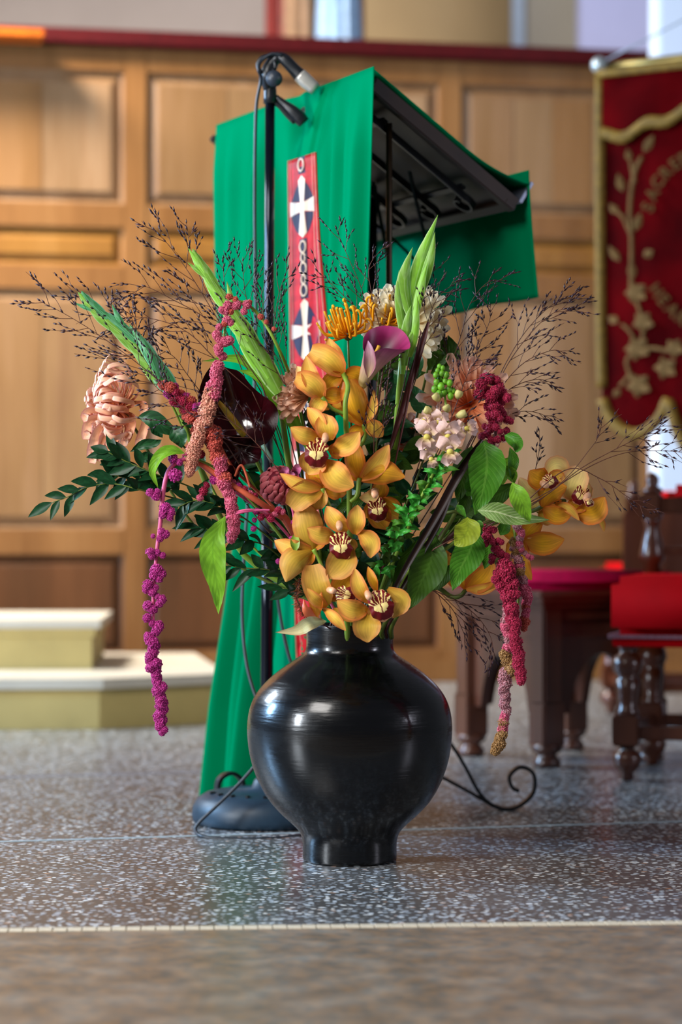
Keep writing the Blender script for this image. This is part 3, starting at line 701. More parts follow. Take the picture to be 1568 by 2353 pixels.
obj('clip_ring', tube([P(613+20*cos(t), 150-20*sin(t), 4.78) for t in [x*.45-.4 for x in range(11)]], .0042, 24, 8), M_BK, ms)
mic = obj('microphone', tube([P(640, 127, 4.78), P(655, 138, 4.78), P(676, 160, 4.78), P(692, 176, 4.78)], [.0085, .012, .0125, .0145], 12, 20), M_BK, ms)
obj('silver_barrel', tube([P(689, 173, 4.78), P(703, 186, 4.78), P(726, 206, 4.78)], [.0145, .0150, .0125], 8, 20), M_SV, mic, label='satin silver end of the microphone')
obj('boom_clip', tube([P(634, 222, 4.80), P(652, 238, 4.80), P(672, 256, 4.80), P(690, 272, 4.80), P(699, 282, 4.80)], [.005, .008, .013, .014, .012], 14, 12), M_BK, ms)
obj('boom_hook', tube([P(632, 236, 4.8), P(645, 246, 4.8), P(660, 264, 4.8), P(678, 282, 4.8)], .005, 10, 8), M_BK, ms)
cab = obj('microphone_cable', tube([P(648, 128, 4.77), P(625, 124, 4.77), P(601, 140, 4.77), P(594, 160, 4.76), P(600, 182, 4.77), P(590, 240, 4.78), P(587, 330, 4.78), P(586, 500, 4.79), P(588, 700, 4.79), P(585, 900, 4.78), P(570, 1150, 4.77), P(560, 1300, 4.76),
   P(557, 1420, 4.74), P(566, 1520, 4.72), P(584, 1590, 4.70), P(612, 1660, 4.68), P(600, 1735, 4.67), P(560, 1790, 4.66), P(500, 1850, 4.65), P(458, 1890, 4.645), P(450, 1908, 4.64), P(466, 1922, 4.60), P(530, 1928, 4.585), P(620, 1927, 4.59), P(700, 1918, 4.63), P(780, 1906, 4.72)], .0034, 160, 8), plain('black_cable_rubber', '1a222c', .45), None)
cab['label'] = 'black cable looping from the microphone down past the round base onto the floor'; cab['category'] = 'cable'
ca2 = obj('spare_cable', tube([P(640, 1140, 4.78), P(634, 1300, 4.76), P(642, 1400, 4.76), P(662, 1500, 4.75), P(690, 1580, 4.74), P(720, 1700, 4.73), P(740, 1902, 4.75)], .0032, 50, 8), plain('black_cable_rubber', '1a222c', .45), None)
ca2['label'] = 'second thin black cable hanging between stand pole and red band behind the vase'; ca2['category'] = 'cable'
ca2.name = 'hanging_cable'

# ---------------------------------------------------------------- the vase
VY = 4.29; vc = V(((804-784)/F*VY, VY, 0))
vm = NT('burnished_black_clay'); vm.col(vm.ramp(vm.noise(6, 5), [(.3, rgb('020203')), (.7, rgb('060609'))]))
vm.set(.22, .32); r_ = vm.ramp(vm.noise(1.0, 4, 'Object', (8, 8, 60)), [(.3, (.19, .19, .19, 1)), (.7, (.32, .32, .32, 1))]); vm.link(r_, vm.b.inputs['Roughness']); vm.b.inputs['Coat Weight'].default_value = .35; vm.b.inputs['Coat Roughness'].default_value = .12
vm.bump(vm.math('ADD', vm.noise(1.0, 3, 'Object', (20, 20, 260)), vm.noise(34, 3)), .35, .0014)
pr = [(85, 1470), (96, 1436), (99, 1431), (101, 1436), (101.5, 1446), (99, 1475), (99.5, 1492), (104, 1502), (123, 1513), (150, 1530), (178, 1552), (203, 1575), (220, 1599), (231, 1625), (236, 1655), (236.5, 1680), (234, 1710), (229, 1748),
      (211, 1800), (192, 1830), (177, 1852), (147, 1880), (122, 1900), (112, 1914), (108, 1930), (107.5, 1950), (108.5, 1968), (108, 1976), (104, 1977.2)]
prz = [(r/F*VY, CAMH-(y-1200)/F*VY) for r, y in pr]
prof3 = [(max(0.0005, p.x), p.z) for p in cr([V((r, 0, z)) for r, z in prz], 150)][::-1]
for _k in range(30): prof3 = [prof3[0]]+[((prof3[i-1][0]+prof3[i][0]*2+prof3[i+1][0])/4, (prof3[i-1][1]+prof3[i][1]*2+prof3[i+1][1])/4) for i in range(1, len(prof3)-1)]+[prof3[-1]]
prof3 = [(r, max(0, z)) for r, z in prof3]
vg = lathe(prof3, vc, 96)
vase = obj('vase', vg, vm.m, None); vase['label'] = 'large round black clay vase with short neck and foot holding the flowers'; vase['category'] = 'vase'
vase.data.flip_normals() if False else None
# ---------------------------------------------------------------- flower materials
M_OG = petal_mat('golden_orchid_petal', 'e8941c', 'ffd452', 'ffc05c', 'f07c48', streak=.22, edgepow=2.2)
M_OB = petal_mat('amber_orchid_petal', 'cc7010', 'f2b226', 'f4a43c', 'e46c30', streak=.25)
M_OP = petal_mat('pale_orchid_petal', 'e8c070', 'ffe888', 'ffd890', 'f8a878', streak=.16)
M_OD = petal_mat('olive_gold_orchid_petal', 'c08a1c', 'e0b644', 'e2a854', 'd88444', streak=.22)
M_OY = petal_mat('pale_green_orchid_petal', 'b8b070', 'd6d09a', 'd8c490', 'c8b080', streak=.2)
def lipm():
    m = NT('maroon_cream_lip'); u, v = m.uv(); x = m.math('MULTIPLY_ADD', u, 2.5, -1.25); y = m.math('MULTIPLY_ADD', v, 2.5, -1.25)
    y1 = m.math('SUBTRACT', y, .12); r = m.math('SQRT', m.math('ADD', m.math('MULTIPLY', x, x), m.math('MULTIPLY', y1, y1)))
    n = m.noise(1.0, 3, 'UV', (9, 9, 1)); r = m.math('ADD', r, m.math('MULTIPLY_ADD', n, .5, -.25))
    low = m.math('GREATER_THAN', y, .02); border = m.math('MULTIPLY', low, m.math('GREATER_THAN', r, .54))
    mid = m.math('MULTIPLY', low, m.math('LESS_THAN', m.math('ABSOLUTE', m.math('ADD', x, m.math('MULTIPLY_ADD', n, .16, -.08))), .045))
    ang = m.math('ARCTAN2', x, m.math('SUBTRACT', 0.55, y)); st = m.math('SINE', m.math('ADD', m.math('MULTIPLY', ang, 24.0), m.math('MULTIPLY', n, 9.0)))
    up = m.math('MULTIPLY', m.math('SUBTRACT', 1.0, low), m.math('GREATER_THAN', st, -.40))
    c = m.mix(m.math('MAXIMUM', m.math('MAXIMUM', border, mid), up), rgb('f6dc8c'), rgb('6e0810')); c = m.mix(m.math('GREATER_THAN', r, 1.12), c, rgb('e8a878'))
    m.col(c); m.set(.45, .3); return m.m
def throatm():
    m = NT('striped_throat'); u, v = m.uv(); n = m.noise(1.0, 2, 'UV', (3, 16, 1)); s = m.math('FRACT', m.math('ADD', m.math('MULTIPLY', v, 9.0), m.math('MULTIPLY', n, .8)))
    c = m.mix(m.math('GREATER_THAN', s, .48), rgb('f2cf90'), rgb('84101a')); m.col(c); m.set(.45, .3); return m.m
M_LIP = lipm(); M_TH = throatm(); M_COL = plain('blush_column', 'f0b48c', .4, .4, var=.1, scale=80)
M_GS = plain('fresh_green_stem', '7c9a30', .45, .4, var=.15, scale=20); M_OS = plain('olive_stem', '5c6a22', .5, .4, var=.2, scale=20)
M_RS = plain('dark_red_stem', '4a1c1c', .5, .4, var=.2, scale=20); M_CS = plain('coral_stem', 'c85a3c', .45, .4, var=.15, scale=30); M_PKS = plain('pink_stem', 'd85a86', .4, .4, var=.15, scale=25)
VM = P(804, 1440, 4.27)
def vstem(parent, p, m, r=.0022, k=(0, 0), yb=None, n=18, base=0, name='stem'):   # stem from the vase neck to point p
    b = V((VM.x+base, VM.y+.01, VM.z-.04)); mid = (p+b)/2; mid.y = max(p.y, b.y)+.0+(yb or .02); mid += V((k[0]/F*4.2, 0, -k[1]/F*4.2))
    t1 = V((VM.x+base*1.1, VM.y, VM.z+.012)); return obj(name, tube([b, t1, mid, p], [r*1.3, r], n, 7), m, parent)
def px2(v, Y): return v/F*Y
def petal3(c, Y, tip, w, dz=0, bend=0, dz0=0, pr='orchid', cup=.35, mid_dz=None, wave=.03, seed=0, nrm=(0, -1, 0), nu=12, nv=8, fold=0):
    """petal from c to tip in photo pixels; dz = pixels toward the camera at the tip"""
    a = P(c[0], c[1], Y-px2(dz0, Y)); b = P(tip[0], tip[1], Y-px2(dz, Y)); d = V((tip[0]-c[0], tip[1]-c[1])); L = max(d.length, 1); nrm2 = V((-d.y/L, d.x/L))
    md = (dz+dz0)/2+L*.16 if mid_dz is None else mid_dz
    m = P((c[0]+tip[0])/2+nrm2.x*bend, (c[1]+tip[1])/2+nrm2.y*bend, Y-px2(md, Y))
    return blade([a, m, b], px2(w, Y), pr, nrm, cup, fold, wave, 0, nu, nv, seed)
SD = [0]
def lipdish(c, d, w_, Y, dz=30):
    """ruffled lip: c = centre px, d = unit px direction to its lower lobe, w_ = width px"""
    q = V((-d.y, d.x)); vs = []; fs = []; uv = []; n = 44; rg = 9
    def pt(x, y, z): return P(c[0]+(q.x*x+d.x*y)*w_/2, c[1]+(q.y*x+d.y*y)*w_/2, Y-px2(z, Y))
    for i in range(rg+1):
        t = i/rg
        for j in range(n):
            a = 2*pi*j/n; X = sin(a); Yy = -cos(a)      # a=0 at the top
            R = (.95+.30*max(0, Yy)**2)*(1-.16*math.exp(-((Yy+.05)/.22)**2))+.05*sin(a*9)*t
            x, y = X*R*t, Yy*R*t*1.08
            z = dz+w_*.20*(1-(y-.25)**2*1.6-x*x*.9)-w_*.22*math.exp(-((x/.35)**2+((y+.45)/.4)**2))+w_*.05*sin(a*9+1)*t**3
            vs.append(pt(x, y, z)); uv.append((x*.4+.5, y*.4+.5))
            if i == 0: break
    def idx(i, j): return 0 if i == 0 else 1+(i-1)*n+j % n
    for j in range(n): fs.append((0, idx(1, j+1), idx(1, j)))
    for i in range(1, rg):
        for j in range(n): fs.append((idx(i, j), idx(i, j+1), idx(i+1, j+1), idx(i+1, j)))
    return vs, fs, uv
def orchid(par, c, Y, petals, lip=None, ped=None, colm=M_GS, ca=None):
    j = P(c[0], c[1], Y)
    g = G()
    if ped: g.add(tube([P(x, y, Y+px2(i*3, Y)) for i, (x, y) in enumerate(ped)], [px2(6, Y), px2(4.6, Y), px2(4.4, Y)], 12, 8)); m = colm
    else: g.add(tube([j+V((0, .02, -.0)), j+V((0, .006, 0))], .004, 4, 8)); m = M_GS
    fl = obj('blossom', g.g(), m, par)
    for i, pt in enumerate(petals):
        tip, w_ = pt[0], pt[1]; k = dict(pt[2]) if len(pt) > 2 else {}
        mat = k.pop('m', M_OG); c0 = k.pop('c', c); SD[0] += 1
        obj('petal', petal3(c0, Y, tip, w_, seed=SD[0], **k), mat, fl)
    if lip:
        (tx, ty), (mx, my), (ex, ey), w_ = lip      # throat, middle, end of the lip lobe, width
        d = V((ex-tx, ey-ty)).normalized()
        obj('lip', lipdish(((tx+ex)/2, (ty+ey)/2), d, w_*1.12, Y, 24), M_LIP, fl, label='maroon and cream spotted lip')
        ca_ = ca or (tx-d.x*w_*.42, ty-d.y*w_*.42)
        obj('column', tube([P(ca_[0]-d.x*4, ca_[1]-d.y*4, Y-px2(12, Y)), P(ca_[0]+d.x*3, ca_[1]+d.y*3, Y-px2(42, Y)), P(ca_[0]+d.x*9, ca_[1]+d.y*9, Y-px2(54, Y))], [px2(7, Y), px2(8.5, Y), px2(6, Y)], 8, 10), M_COL, fl, label='blush pink column')
    return fl
B_, D_, PL = dict(m=M_OB), dict(m=M_OD), dict(m=M_OP)
def K(base, **k): d = dict(base); d.update(k); return d
YA = 4.07
oa = thing('orchid_spray', P(800, 1440, YA+.1), 'upper golden orchid spray rising at the front centre, above the vase rim spray', 'orchid', 'orchid sprays')
obj('stem', tube([V((VM.x+.005, VM.y-.03, VM.z-.05)), V((VM.x+.005, VM.y-.06, VM.z+.02)), P(805, 1330, YA+.10), P(804, 1200, YA+.06), P(803, 1140, YA+.035), P(800, 1060, YA+.05), P(797, 1000, YA+.0), P(795, 965, YA-.035), P(794, 925, YA-.045), P(800, 888, YA-.035), P(790, 862, YA-.01)], [.0055, .0048, .0044, .0038], 40, 10), M_GS, oa)
orchid(oa, (788, 860), YA, [((756, 778), 47, dict(dz=-25, bend=-6)), ((714, 806), 56, dict(dz=-5, cup=.5, bend=8, pr='round')), ((745, 905), 40, K(B_, dz=-5, bend=8)), ((842, 888), 44, K(B_, dz=-30, bend=-12)), ((800, 925), 30, K(B_, dz=-34))], ped=[(788, 858), (799, 872), (801, 890)])
orchid(oa, (741, 914), YA-.02, [((704, 818), 42, dict(dz=-6, bend=-8)), ((680, 868), 52, dict(dz=10, bend=10, pr='round')), ((683, 842), 46, K(PL, dz=-20, bend=-5)), ((722, 944), 40, dict(dz=8, pr='round')), ((792, 905), 40, K(B_, dz=-30)), ((756, 942), 32, K(B_, dz=-25))], ped=[(740, 913), (763, 938), (792, 951)])
orchid(oa, (837, 976), YA+.0, [((803, 872), 62, K(B_, dz=18, cup=-.6, bend=-4, pr='round')), ((756, 915), 48, K(B_, dz=-20, bend=8)), ((859, 896), 22, dict(dz=-14, bend=10)), ((879, 1004), 40, dict(dz=-10, bend=-6)), ((800, 1010), 34, K(B_, dz=-30))], ped=[(837, 975), (839, 1003), (827, 1028)])
orchid(oa, (755, 1030), YA-.04, [((668, 982), 42, dict(c=(735, 1005), dz=20, bend=-8)), ((741, 950), 54, dict(c=(760, 1012), dz=-5)), ((706, 936), 36, dict(c=(743, 1000), dz=-22, bend=6)), ((827, 992), 50, dict(c=(764, 1036), dz=25, bend=8)), ((813, 1119), 68, dict(c=(748, 1060), dz=16, bend=10)), ((708, 1090), 66, dict(c=(728, 1040), dz=0, bend=0)), ((795, 1040), 40, K(B_, dz=-20))],
       lip=((730, 1010), (730, 1040), (726, 1062), 54), ca=(748, 1004))
orchid(oa, (829, 1102), YA-.01, [((812, 1008), 48, K(B_, dz=-10, bend=-5)), ((894, 1022), 46, dict(dz=8, bend=8)), ((931, 1096), 60, K(B_, dz=20, bend=-14, cup=-.4)), ((886, 1062), 26, dict(dz=-16)), ((800, 1075), 34, K(B_, dz=-20))], ped=[(826, 1098), (821, 1137), (806, 1153)])
orchid(oa, (740, 1122), YA-.01, [((644, 1088), 34, dict(dz=18, bend=-10)), ((728, 1068), 62, K(B_, dz=-6, pr='round')), ((668, 1166), 60, K(D_, dz=12, bend=10, pr='round')), ((722, 1172), 46, K(D_, dz=-8)), ((795, 1135), 52, K(B_, dz=-30, bend=-6)), ((700, 1110), 40, K(B_, dz=-5))], ped=[(741, 1122), (752, 1150), (766, 1182)])
orchid(oa, (868, 1150), YA+.03, [((826, 1144), 30, K(PL, c=(868, 1122), dz=10, bend=-10)), ((922, 1190), 56, K(B_, dz=-14)), ((888, 1216), 56, K(B_, dz=-10, bend=6)), ((842, 1190), 36, K(B_, dz=-22)), ((880, 1105), 40, K(B_, dz=-30))],
       lip=((864, 1150), (866, 1168), (870, 1184), 44))
YB = 4.05
ob = thing('orchid_spray', P(790, 1445, YB+.1), 'lower golden orchid spray spilling over the front rim of the vase', 'orchid', 'orchid sprays')
obj('stem', tube([V((VM.x-.005, VM.y-.04, VM.z-.05)), V((VM.x-.005, VM.y-.07, VM.z+.012)), P(785, 1400, YB+.10), P(760, 1330, YB+.05), P(770, 1280, YB+.05), P(790, 1250, YB+.06)], [.0055, .0048, .004], 30, 10), M_GS, ob)
orchid(ob, (795, 1238), YB, [((706, 1214), 44, dict(c=(768, 1230), dz=22, bend=-8)), ((751, 1163), 44, dict(c=(800, 1218), dz=-4, bend=-7)), ((822, 1160), 44, dict(c=(816, 1228), dz=10)), ((834, 1180), 20, K(B_, c=(820, 1230), dz=-16)), ((852, 1282), 46, dict(c=(826, 1222), dz=4, bend=-14)), ((752, 1328), 70, K(D_, c=(804, 1256), dz=18, bend=-6)), ((810, 1270), 40, K(D_, dz=-10))],
       lip=((781, 1232), (786, 1252), (784, 1270), 52), ca=(780, 1206))
orchid(ob, (719, 1264), YB+.01, [((698, 1163), 72, K(D_, dz=8, cup=-.4, pr='round')), ((631, 1242), 46, dict(dz=-12, bend=-10)), ((657, 1337), 66, K(D_, dz=20, cup=-.5, bend=16)), ((679, 1268), 22, dict(c=(678, 1228), dz=12, m=M_GS)), ((742, 1220), 40, K(B_, dz=-22)), ((700, 1300), 30, K(B_, dz=-20))], ped=[(721, 1262), (733, 1285), (744, 1312)])
orchid(ob, (760, 1380), YB+.0, [((719, 1298), 64, K(D_, c=(752, 1392), dz=2, bend=-8, pr='round')), ((812, 1297), 56, K(B_, c=(762, 1375), dz=-14, bend=6)), ((706, 1352), 30, dict(c=(752, 1394), dz=30, bend=-6)), ((795, 1449), 26, dict(c=(745, 1398), dz=22, bend=-2)), ((730, 1418), 34, K(B_, c=(722, 1340), dz=0)), ((850, 1410), 30, K(D_, c=(765, 1400), dz=-4, bend=10)), ((790, 1340), 44, K(D_, dz=-24))],
       lip=((778, 1362), (794, 1366), (806, 1370), 38), ca=(760, 1356))
orchid(ob, (860, 1385), YB-.02, [((816, 1306), 38, dict(c=(848, 1385), dz=8, bend=-8)), ((846, 1302), 22, K(B_, c=(866, 1360), dz=-10)), ((775, 1380), 50, dict(c=(845, 1402), dz=22, bend=-10)), ((846, 1476), 66, K(D_, c=(848, 1408), dz=14, bend=4)), ((903, 1420), 40, K(D_, c=(892, 1352), dz=4, bend=-28)), ((868, 1420), 40, K(D_, dz=-14))],
       lip=((868, 1370), (876, 1385), (880, 1404), 56), ca=(846, 1366))
fl = obj('bud', blade([P(750, 1428, YB+.03), P(712, 1432, YB-.02), P(684, 1448, YB-.0), P(633, 1453, YB+.0)], px2(32, YB), 'leaf', cup=.4, wave=.05, nu=12), M_OY, ob, label='pale green pointed sepal')
obj('bud', blade([P(735, 1420, YB+.02), P(716, 1412, YB-.01), P(702, 1398, YB-.02), P(698, 1376, YB-.01)], px2(24, YB), 'lance', cup=-.7, nu=10), plain('coral_bud', 'e8744a', .4, .4, var=.15, trans=.2), ob, label='coral orange bud')
YC = 4.16
oc = thing('orchid_spray', P(900, 1440, YC), 'right hand orchid spray with the two farthest yellow blooms facing right', 'orchid', 'orchid sprays')
obj('stem', tube([V((VM.x+.05, VM.y, VM.z-.04)), V((VM.x+.055, VM.y, VM.z+.01)), P(960, 1330, YC+.12), P(1080, 1230, YC+.1), P(1180, 1185, YC+.05), P(1230, 1172, YC+.02), P(1262, 1155, YC+.0), P(1300, 1150, YC+.01)], [.005, .004, .0035], 40, 9), M_OS, oc)
orchid(oc, (1256, 1112), YC-.01, [((1217, 1082), 56, K(B_, c=(1262, 1100), dz=20, bend=-8)), ((1308, 1086), 54, K(PL, c=(1256, 1092), dz=-14, bend=-16)), ((1300, 1100), 46, dict(c=(1268, 1112), dz=8, bend=-6)), ((1194, 1098), 44, K(PL, c=(1252, 1140), dz=-10, bend=-12)), ((1303, 1118), 66, K(B_, c=(1248, 1166), dz=22, bend=-14, cup=-.5)), ((1228, 1134), 34, dict(dz=-2)), ((1314, 1182), 44, K(B_, c=(1250, 1168), dz=4, bend=10))],
       lip=((1252, 1098), (1262, 1104), (1275, 1112), 30), ca=(1250, 1112))
orchid(oc, (1330, 1140), YC+.0, [((1336, 1078), 62, K(PL, c=(1312, 1150), dz=2, bend=-6, pr='round')), ((1304, 1098), 44, K(PL, c=(1316, 1150), dz=-16)), ((1352, 1108), 40, K(PL, c=(1335, 1150), dz=-10)), ((1390, 1142), 60, K(B_, c=(1324, 1180), dz=14, bend=16)), ((1332, 1196), 22, dict(c=(1276, 1156), dz=26, bend=-8)), ((1389, 1222), 16, dict(c=(1362, 1184), dz=4, bend=-8)), ((1320, 1178), 46, K(B_, c=(1330, 1150), dz=2))],
       lip=((1343, 1124), (1336, 1134), (1330, 1146), 36), ca=(1350, 1140))
obj('blossom', blade([P(1344, 1150, YC-.04), P(1354, 1154, YC-.05), P(1366, 1158, YC-.04)], px2(22, YC), 'round', cup=-.4, wave=.08), M_LIP, oc, label='second maroon spotted lip')
orchid(oc, (1240, 1175), YC+.03, [((1275, 1201), 40, K(D_, dz=0)), ((1222, 1140), 36, K(PL, dz=-10)), ((1300, 1175), 36, K(B_, dz=-10))])
od = thing('orchid_spray', P(890, 1440, YC), 'lowest right orchid spray with amber petals beside the pink tassel', 'orchid', 'orchid sprays')
obj('stem', tube([V((VM.x+.06, VM.y-.01, VM.z-.04)), V((VM.x+.065, VM.y-.01, VM.z+.01)), P(950, 1360, YC+.08), P(1000, 1348, YC+.04), P(1037, 1371, YC+.01), P(1060, 1368, YC), P(1076, 1350, YC+.01), P(1140, 1290, YC+.06), P(1200, 1246, YC+.04)], [.005, .0042, .0036], 40, 9), M_OS, od)
orchid(od, (1204, 1243), YC+.02, [((1297, 1239), 56, K(B_, dz=10, bend=8, cup=.2)), ((1247, 1196), 44, K(B_, dz=-12, bend=-6)), ((1222, 1333), 42, K(B_, dz=12, bend=16)), ((1248, 1264), 32, K(PL, dz=-4, pr='round')), ((1148, 1200), 38, K(B_, dz=-14)), ((1164, 1270), 40, K(B_, dz=-10))])
orchid(od, (1072, 1354), YC-.0, [((1134, 1290), 54, K(B_, dz=14, bend=10)), ((1153, 1333), 26, dict(dz=20, bend=10)), ((1100, 1310), 30, dict(dz=-10)), ((1022, 1262), 44, K(B_, c=(1045, 1350), dz=-24)), ((1060, 1300), 40, K(B_, dz=-16))])

# ---------------------------------------------------------------- chrysanthemums
M_PE = petal_mat('peach_mum_petal', 'e88c54', 'f8b48a', 'fcd0b4', 'd87c80', streak=.2, edgepow=6.0)
M_CRM = petal_mat('cream_mum_petal', 'f4b058', 'ffeab8', 'fffaf0', None, streak=.15, trans=.34)
M_PR = petal_mat('salmon_mum_petal', 'ec7c34', 'ffb488', 'ffe4d4', None, streak=.2, trans=.34)
M_BZ = petal_mat('bronze_mum_petal', 'bc6c38', 'f0b088', 'ffdcc8', None, streak=.25, trans=.3)
M_DP = petal_mat('dusty_rose_scale', '78182c', 'c45058', 'e88c94', None, streak=.3, trans=.1)
M_SP = petal_mat('saffron_spider_petal', 'd07008', 'ffac14', 'ffc838', None, streak=.1)
M_DK = plain('rust_disc', 'a04818', .6, .3, var=.3, scale=200); M_CX = plain('green_calyx', '3c5a24', .5)
def pol(R, pts):                      # (angle from axis in degrees, radius fraction) -> local xz points
    return [V((R*r*sin(radians(a)), 0, R*r*cos(radians(a)))) for a, r in pts]
def mum(th, c, n, R, mat, rings, disc=.16, seed=0, jit=.12, name='petal', zs=1.0):
    rnd = random.Random(seed); B3 = frame(n)
    ba = obj('calyx', ico(V(c)-B3 @ V((0, 0, R*.10)), R*.16, 2, (1, 1, 1)), M_CX, th)
    if disc: obj('disc', ico(V(c)+B3 @ V((0, 0, R*.05)), R*disc, 3, (1, 1, 1), .18, seed), M_DK, th, label='rust coloured centre')
    for (cnt, pts, w_, pr_, cup, ph) in rings:
        mes = []
        for k in range(3):
            q = pol(R, [(a+rnd.uniform(-5, 5), r*rnd.uniform(.93, 1.07)) for a, r in pts]); q = [V((0, 0, 0))+p for p in q]
            q = [p+V((0, R*rnd.uniform(-.05, .05)*i/len(q), 0)) for i, p in enumerate(q)]
            # the petal's inner face looks to the flower's axis/outside
            vs, fs, uv = blade(q, R*w_*rnd.uniform(.9, 1.1), pr_, (1, 0, .15), -cup, 0, .015, 0, 14, 4, k, 3, (0, 1, 0))
            me = mesh(name, vs, fs, uv); me.materials.append(mat); mes.append(me)
        for i in range(cnt):
            a = 2*pi*(i+ph+rnd.uniform(-jit, jit)*2)/cnt; s = rnd.uniform(1-jit, 1+jit)
            M4 = Matrix.Translation(V(c)) @ B3.to_4x4() @ Matrix.Rotation(a, 4, 'Z') @ Matrix.Rotation(rnd.uniform(-.08, .08), 4, 'Y') @ Matrix.Diagonal((s, s, s*zs, 1))
            inst(name, rnd.choice(mes), M4, th)
inc = [(17, [(158, .12), (138, .55), (112, .95), (86, 1.10), (68, 1.10), (60, 1.0)], .135, 'strap', .3, 0), (19, [(150, .12), (126, .50), (100, .88), (76, 1.02), (58, 1.02), (50, .92)], .135, 'strap', .3, .3),
       (19, [(140, .1), (112, .46), (88, .82), (64, .95), (46, .94), (38, .84)], .13, 'strap', .3, .6), (17, [(120, .1), (94, .42), (70, .74), (48, .86), (32, .82), (26, .72)], .125, 'strap', .3, .1), (13, [(90, .08), (70, .38), (50, .64), (32, .74), (18, .68)], .11, 'strap', .3, .4), (9, [(55, .06), (46, .34), (30, .54), (16, .60)], .10, 'strap', .3, 0)]
ref = [(12, [(125, .08), (118, .5), (112, .95), (98, 1.1), (92, 1.04)], .32, 'strap', .3, 0), (14, [(104, .08), (96, .5), (88, .95), (76, 1.06), (70, .98)], .30, 'strap', .3, .4), (17, [(84, .08), (76, .5), (66, .90), (54, .98), (48, .90)], .27, 'strap', .3, .2),
       (15, [(66, .08), (58, .45), (48, .78), (36, .84), (30, .76)], .24, 'strap', .3, .6), (12, [(48, .06), (42, .36), (32, .62), (20, .66)], .16, 'strap', .3, .1), (9, [(30, .05), (26, .26), (18, .48), (8, .5)], .13, 'strap', .3, .3)]
def side_fan(t, cx, cy, Y, a0, a1, Rr, w_, n, mat, seed):
    """a bloom seen from the side: individually shaped ribbed petals spreading between two angles, in four layers"""
    rnd = random.Random(seed); obj('calyx', ico(P(cx, cy, Y+.01), px2(10, Y), 2), M_CX, t); K_ = 4
    for i in range(n):
        l = i % K_; f = (i//K_+.5+rnd.uniform(-.25, .25))/(n/K_); a = radians(a0+(a1-a0)*((f+l*.11) % 1)); R_ = (Rr[0]+(Rr[1]-Rr[0])*rnd.random())*(1, .90, .76, .60)[l]
        d = V((cos(a), -sin(a))); q = V((-d.y, d.x)); b = rnd.uniform(-.12, .12)*R_; zf = ((-10, 8, 24, 38)[l]+rnd.uniform(-8, 8))*px2(1, Y); cl = rnd.uniform(.2, .8)
        def pt(u, z, e): return P(cx+d.x*u+q.x*e, cy+d.y*u+q.y*e, Y-z)
        z1 = zf+px2(R_, Y)*.16; tip = px2(R_, Y)*.20*cl
        path = [pt(0, 0, 0), pt(R_*.35, zf*.7, b*.6), pt(R_*.72, z1, b), pt(R_*.96, z1+tip*.3, b*1.1), pt(R_*1.02, z1+tip, b)]
        obj('petal', blade(path, px2(w_*rnd.uniform(.85, 1.15), Y), 'strap', (0, -1, 0), .6, 0, .015, rnd.uniform(-.3, .3), 14, 6, i), mat, t)
fan = [(16, [(112, .05), (104, .40), (98, .78), (90, 1.0), (82, 1.02)], .21, 'strap', .4, 0), (17, [(92, .05), (84, .40), (78, .80), (70, 1.02), (62, 1.0)], .21, 'strap', .4, .4), (16, [(72, .05), (66, .40), (60, .80), (53, 1.0), (46, .98)], .20, 'strap', .4, .2),
       (13, [(54, .05), (48, .40), (42, .78), (36, .96), (28, .94)], .19, 'strap', .4, .6), (10, [(36, .05), (30, .40), (25, .76), (18, .92)], .18, 'strap', .4, .1), (6, [(18, .05), (14, .40), (10, .75), (6, .88)], .16, 'strap', .4, .3)]
c = P(262, 938, 4.20); t = thing('chrysanthemum', P(790, 1440, 4.25), 'large peach chrysanthemum with curled petals at the far left, facing left', 'chrysanthemum')
vstem(t, c+V((.018, .01, -.006)), M_OS, .0026, (-60, 40))
mum(t, c, (-.95, -.32, .10), px2(106, 4.2), M_PE, inc, .17, 3, .12, 'petal', .68)
drop = [((262, 960), (225, 990), (212, 1040), 24), ((270, 965), (236, 1010), (215, 1056), 22), ((278, 965), (262, 1020), (228, 1052), 20), ((285, 960), (300, 990), (288, 1018), 18), ((322, 925), (336, 965), (322, 1015), 22), ((300, 950), (305, 975), (296, 1000), 20), ((255, 955), (208, 965), (200, 1000), 24), ((250, 950), (205, 945), (197, 960), 22), ((305, 925), (332, 930), (330, 950), 18)]
for i, (a, b, d, w_) in enumerate(drop): obj('petal', blade([P(*a, 4.19), P(*b, 4.15), P(*d, 4.14), P(d[0]+6, d[1]-6, 4.13)], px2(w_, 4.2), 'strap', (0, -1, .2), .5, 0, .03, 0, 12, 5, i), M_PE, t)
t = thing('chrysanthemum', P(800, 1440, 4.25), 'cream chrysanthemum left of the tall green spike at the top of the bouquet', 'chrysanthemum')
c = P(898, 722, 4.22); vstem(t, c, M_OS, .0024, (20, 0)); side_fan(t, 908, 736, 4.165, 62, 205, (78, 98), 18, 44, M_CRM, 5)
t = thing('chrysanthemum', P(810, 1440, 4.25), 'cream chrysanthemum right of the tall green spike, petals fanned to the right', 'chrysanthemum')
c = P(945, 722, 4.23); vstem(t, c, M_OS, .0024, (20, 0)); side_fan(t, 930, 746, 4.17, -48, 98, (92, 116), 20, 50, M_CRM, 6)
t = thing('chrysanthemum', P(830, 1440, 4.25), 'wide salmon chrysanthemum behind the snapdragon and the crimson plume', 'chrysanthemum')
c = P(1092, 925, 4.19); vstem(t, c, M_OS, .0026, (0, -20)); side_fan(t, 1080, 932, 4.165, -75, 250, (92, 130), 20, 84, M_PR, 7)
t = thing('chrysanthemum', P(780, 1440, 4.25), 'bronze chrysanthemum half hidden left of the topmost orchids', 'chrysanthemum')
